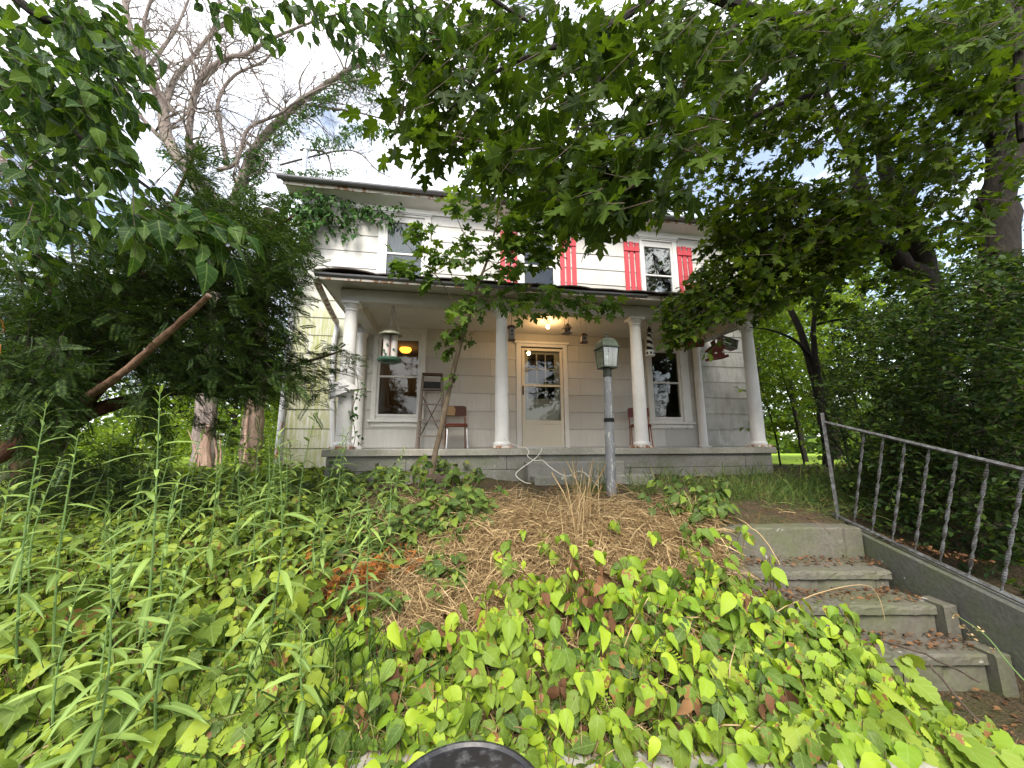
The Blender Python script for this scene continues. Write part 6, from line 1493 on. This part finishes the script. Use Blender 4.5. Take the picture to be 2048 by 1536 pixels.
# rotten stump under the sapling
c = gpt(np.array([885.]), np.array([978.]))[0]; w = MB(); n = 18
prof = [(.24, -.05), (.22, .04), (.19, .10), (.15, .15), (.06, .17)]
for r_, z_ in prof:
    for j in range(n):
        k = 1 + .22 * math.sin(j * 2.1) + random.uniform(-.1, .1); w.v.append((r_ * k * math.cos(j * 6.283 / n), r_ * k * math.sin(j * 6.283 / n), z_ + random.uniform(-.02, .02)))
for i in range(len(prof) - 1):
    for j in range(n): w.f.append((i * n + j, i * n + (j + 1) % n, (i + 1) * n + (j + 1) % n, (i + 1) * n + j))
w.f.append(tuple((len(prof) - 1) * n + j for j in range(n)))
tag(w.build('rotten_stump', simple('rotten_wood', (.07, .05, .038), .95, var=.5, scale=12, bs=.8), None, True, tuple(c)), 'low dark rotten stump at the foot of the maple sapling', 'stump')
# fallen sticks and long bent stems
for pts, r0, lab in (([(1740, 1275, 2.35), (1850, 1310, 2.25), (1960, 1365, 2.1)], .006, 'thin reddish stick lying across the stair treads'),
                 ([(1860, 1330, 1.95), (1920, 1400, 1.85), (2010, 1490, 1.75)], .006, 'dark twig leaning over the lowest stair'),
                 ([(1490, 1045, 3.1), (1530, 1080, 2.95), (1560, 1130, 2.8)], .004, 'thin bleached stalk leaning against the landing'),
                 ([(1450, 1290, 2.2), (1600, 1200, 2.3), (1720, 1170, 2.4), (1755, 1190, 2.4), (1770, 1240, 2.35)], .003, 'long arched straw-coloured stalk bending over the steps'),
                 ([(665, 1080, 3.3), (660, 1150, 3.1), (690, 1200, 3.0), (640, 1230, 2.9)], .007, 'crooked brown root beside the orange fronds'),
                 ):
    p_, r_ = smooth_path([Vector(at(*q)) - Vector(at(*pts[0])) for q in pts], [r0 * (1 - .15 * i) for i in range(len(pts))], 5, .6); w = MB(); w.tube(p_, r_, 6); tag(w.build('stick', M['bark_twig' if r0 > .0055 else 'l_straw'], None, True, tuple(at(*pts[0]))), lab, 'stick')
# seed-headed grass stalk at the lower right
gs = thing('grass_stalk', 'single seeding grass stalk arching before the stair side wall', 'grass stalk', tuple(at(2060, 1370, 1.75)))
gb = Vector(gs.location); p_, r_ = smooth_path([Vector(at(*q)) - gb for q in ((2075, 1390, 1.75), (2020, 1330, 1.8), (1970, 1270, 1.85), (1905, 1226, 1.9))], [.003, .0025, .002, .0015], 5); w = MB(); w.tube(p_, r_, 5); w.build('stem', M['stem'], gs)
Cs = at(V3([1912, 1932, 1950, 1962, 1985]), V3([1229, 1256, 1277, 1262, 1300]), V3([1.89, 1.88, 1.86, 1.86, 1.84])); n_ = 8; P = np.repeat(Cs, n_, 0) + rng.normal(0, .007, (5 * n_, 3)); me = leaf_mesh('seed_head', T['small'], P, norm(V3([-.7, 0, .3]) + rng.normal(0, .4, P.shape)), rdir(len(P)), np.full(len(P), .016), gb); link('seed_head', me, gs, M['l_straw'])['kind'] = 'stuff'

# ------------------------------------------------------------------ goldenrod stems at the left
lanceM = [leaf_template_mesh('lance', k, M['l_gold']) for k in range(3)]
def goldenrod(top, base, nleaf, Lf, label, group=None):
    g = thing('goldenrod', label, 'weed', tuple(base), group=group); b = Vector(base); t_ = Vector(top) - b
    mid = t_ * .5 + Vector((random.uniform(-.06, .06), random.uniform(-.05, .05), 0)); p_, r_ = smooth_path([(0, 0, -.03), mid, t_], [.0055, .0042, .0014], 7); w = MB(); w.tube(p_, r_, 6); w.build('stem', M['stem'], g, True)
    a = random.uniform(0, 6.28)
    for i in range(nleaf):
        s = .12 + .88 * (i + .5) / nleaf; f = s * (len(p_) - 1); k = int(f); P = p_[k].lerp(p_[min(k + 1, len(p_) - 1)], f - k); a += 2.4 + random.uniform(-.3, .3)
        el = .15 + .9 * max(0, s - .55) / .45 + random.uniform(-.25, .25); L_ = Lf * (1 - .72 * max(0, s - .5) / .5) * random.uniform(.75, 1.2) * (.75 if s < .25 else 1)
        ax = Vector((math.cos(a) * math.cos(el), math.sin(a) * math.cos(el), math.sin(el))); zz = Vector((0, 0, 1)) + Vector((random.gauss(0, .2), random.gauss(0, .2), 0)); x_ = ax.cross(zz).normalized(); z_ = x_.cross(ax)
        o = bpy.data.objects.new('leaf', lanceM[random.randrange(3)]); COL.objects.link(o); o.parent = g
        wd = L_ * random.uniform(.9, 1.4); o.matrix_local = Matrix(((x_.x * wd, ax.x * L_, z_.x * L_, P.x), (x_.y * wd, ax.y * L_, z_.y * L_, P.y), (x_.z * wd, ax.z * L_, z_.z * L_, P.z), (0, 0, 0, 1)))
for u, v, Y, ub, nl, lab in ((92, 812, 1.8, 85, 38, 'second-tallest goldenrod stem, rising before the dark yew at the far left'), (157, 868, 1.85, 150, 30, 'goldenrod stem just right of the leftmost tall one'), (320, 783, 1.75, 318, 42, 'tallest goldenrod stem, its tip beneath the sawn yew bough'),
    (362, 948, 2.1, 350, 26, 'shorter goldenrod stem close right of the tallest one'), (556, 868, 1.9, 535, 36, 'tall goldenrod stem in front of the house corner'), (222, 1095, 1.45, 215, 34, 'large-leaved goldenrod standing closest to the viewer in the left foreground'),
    (392, 1090, 1.6, 375, 28, 'goldenrod stem left of the straw patch, mid foreground'), (20, 960, 1.8, 15, 30, 'goldenrod stem cut by the left edge of the picture')):
    tp = at(u, v, Y); bs = at(ub, 1000, Y); bs[1] = Y + .05; bs[2] = float(bank(bs[0], bs[1])); goldenrod(tp, bs, nl, .19, lab)
for i in range(88):
    x = random.uniform(-3.4, -.75); y = random.uniform(1.55, 3.5); z = float(bank(x, y)); h = random.uniform(.42, .98) * (1 if x < -1.3 else .62)
    goldenrod((x + random.gauss(0, .06), y + random.gauss(0, .05), z + h), (x, y, z), 26, .155, 'leafy goldenrod stem in the crowded thicket at the lower left', 'goldenrod stems in the lower left thicket')
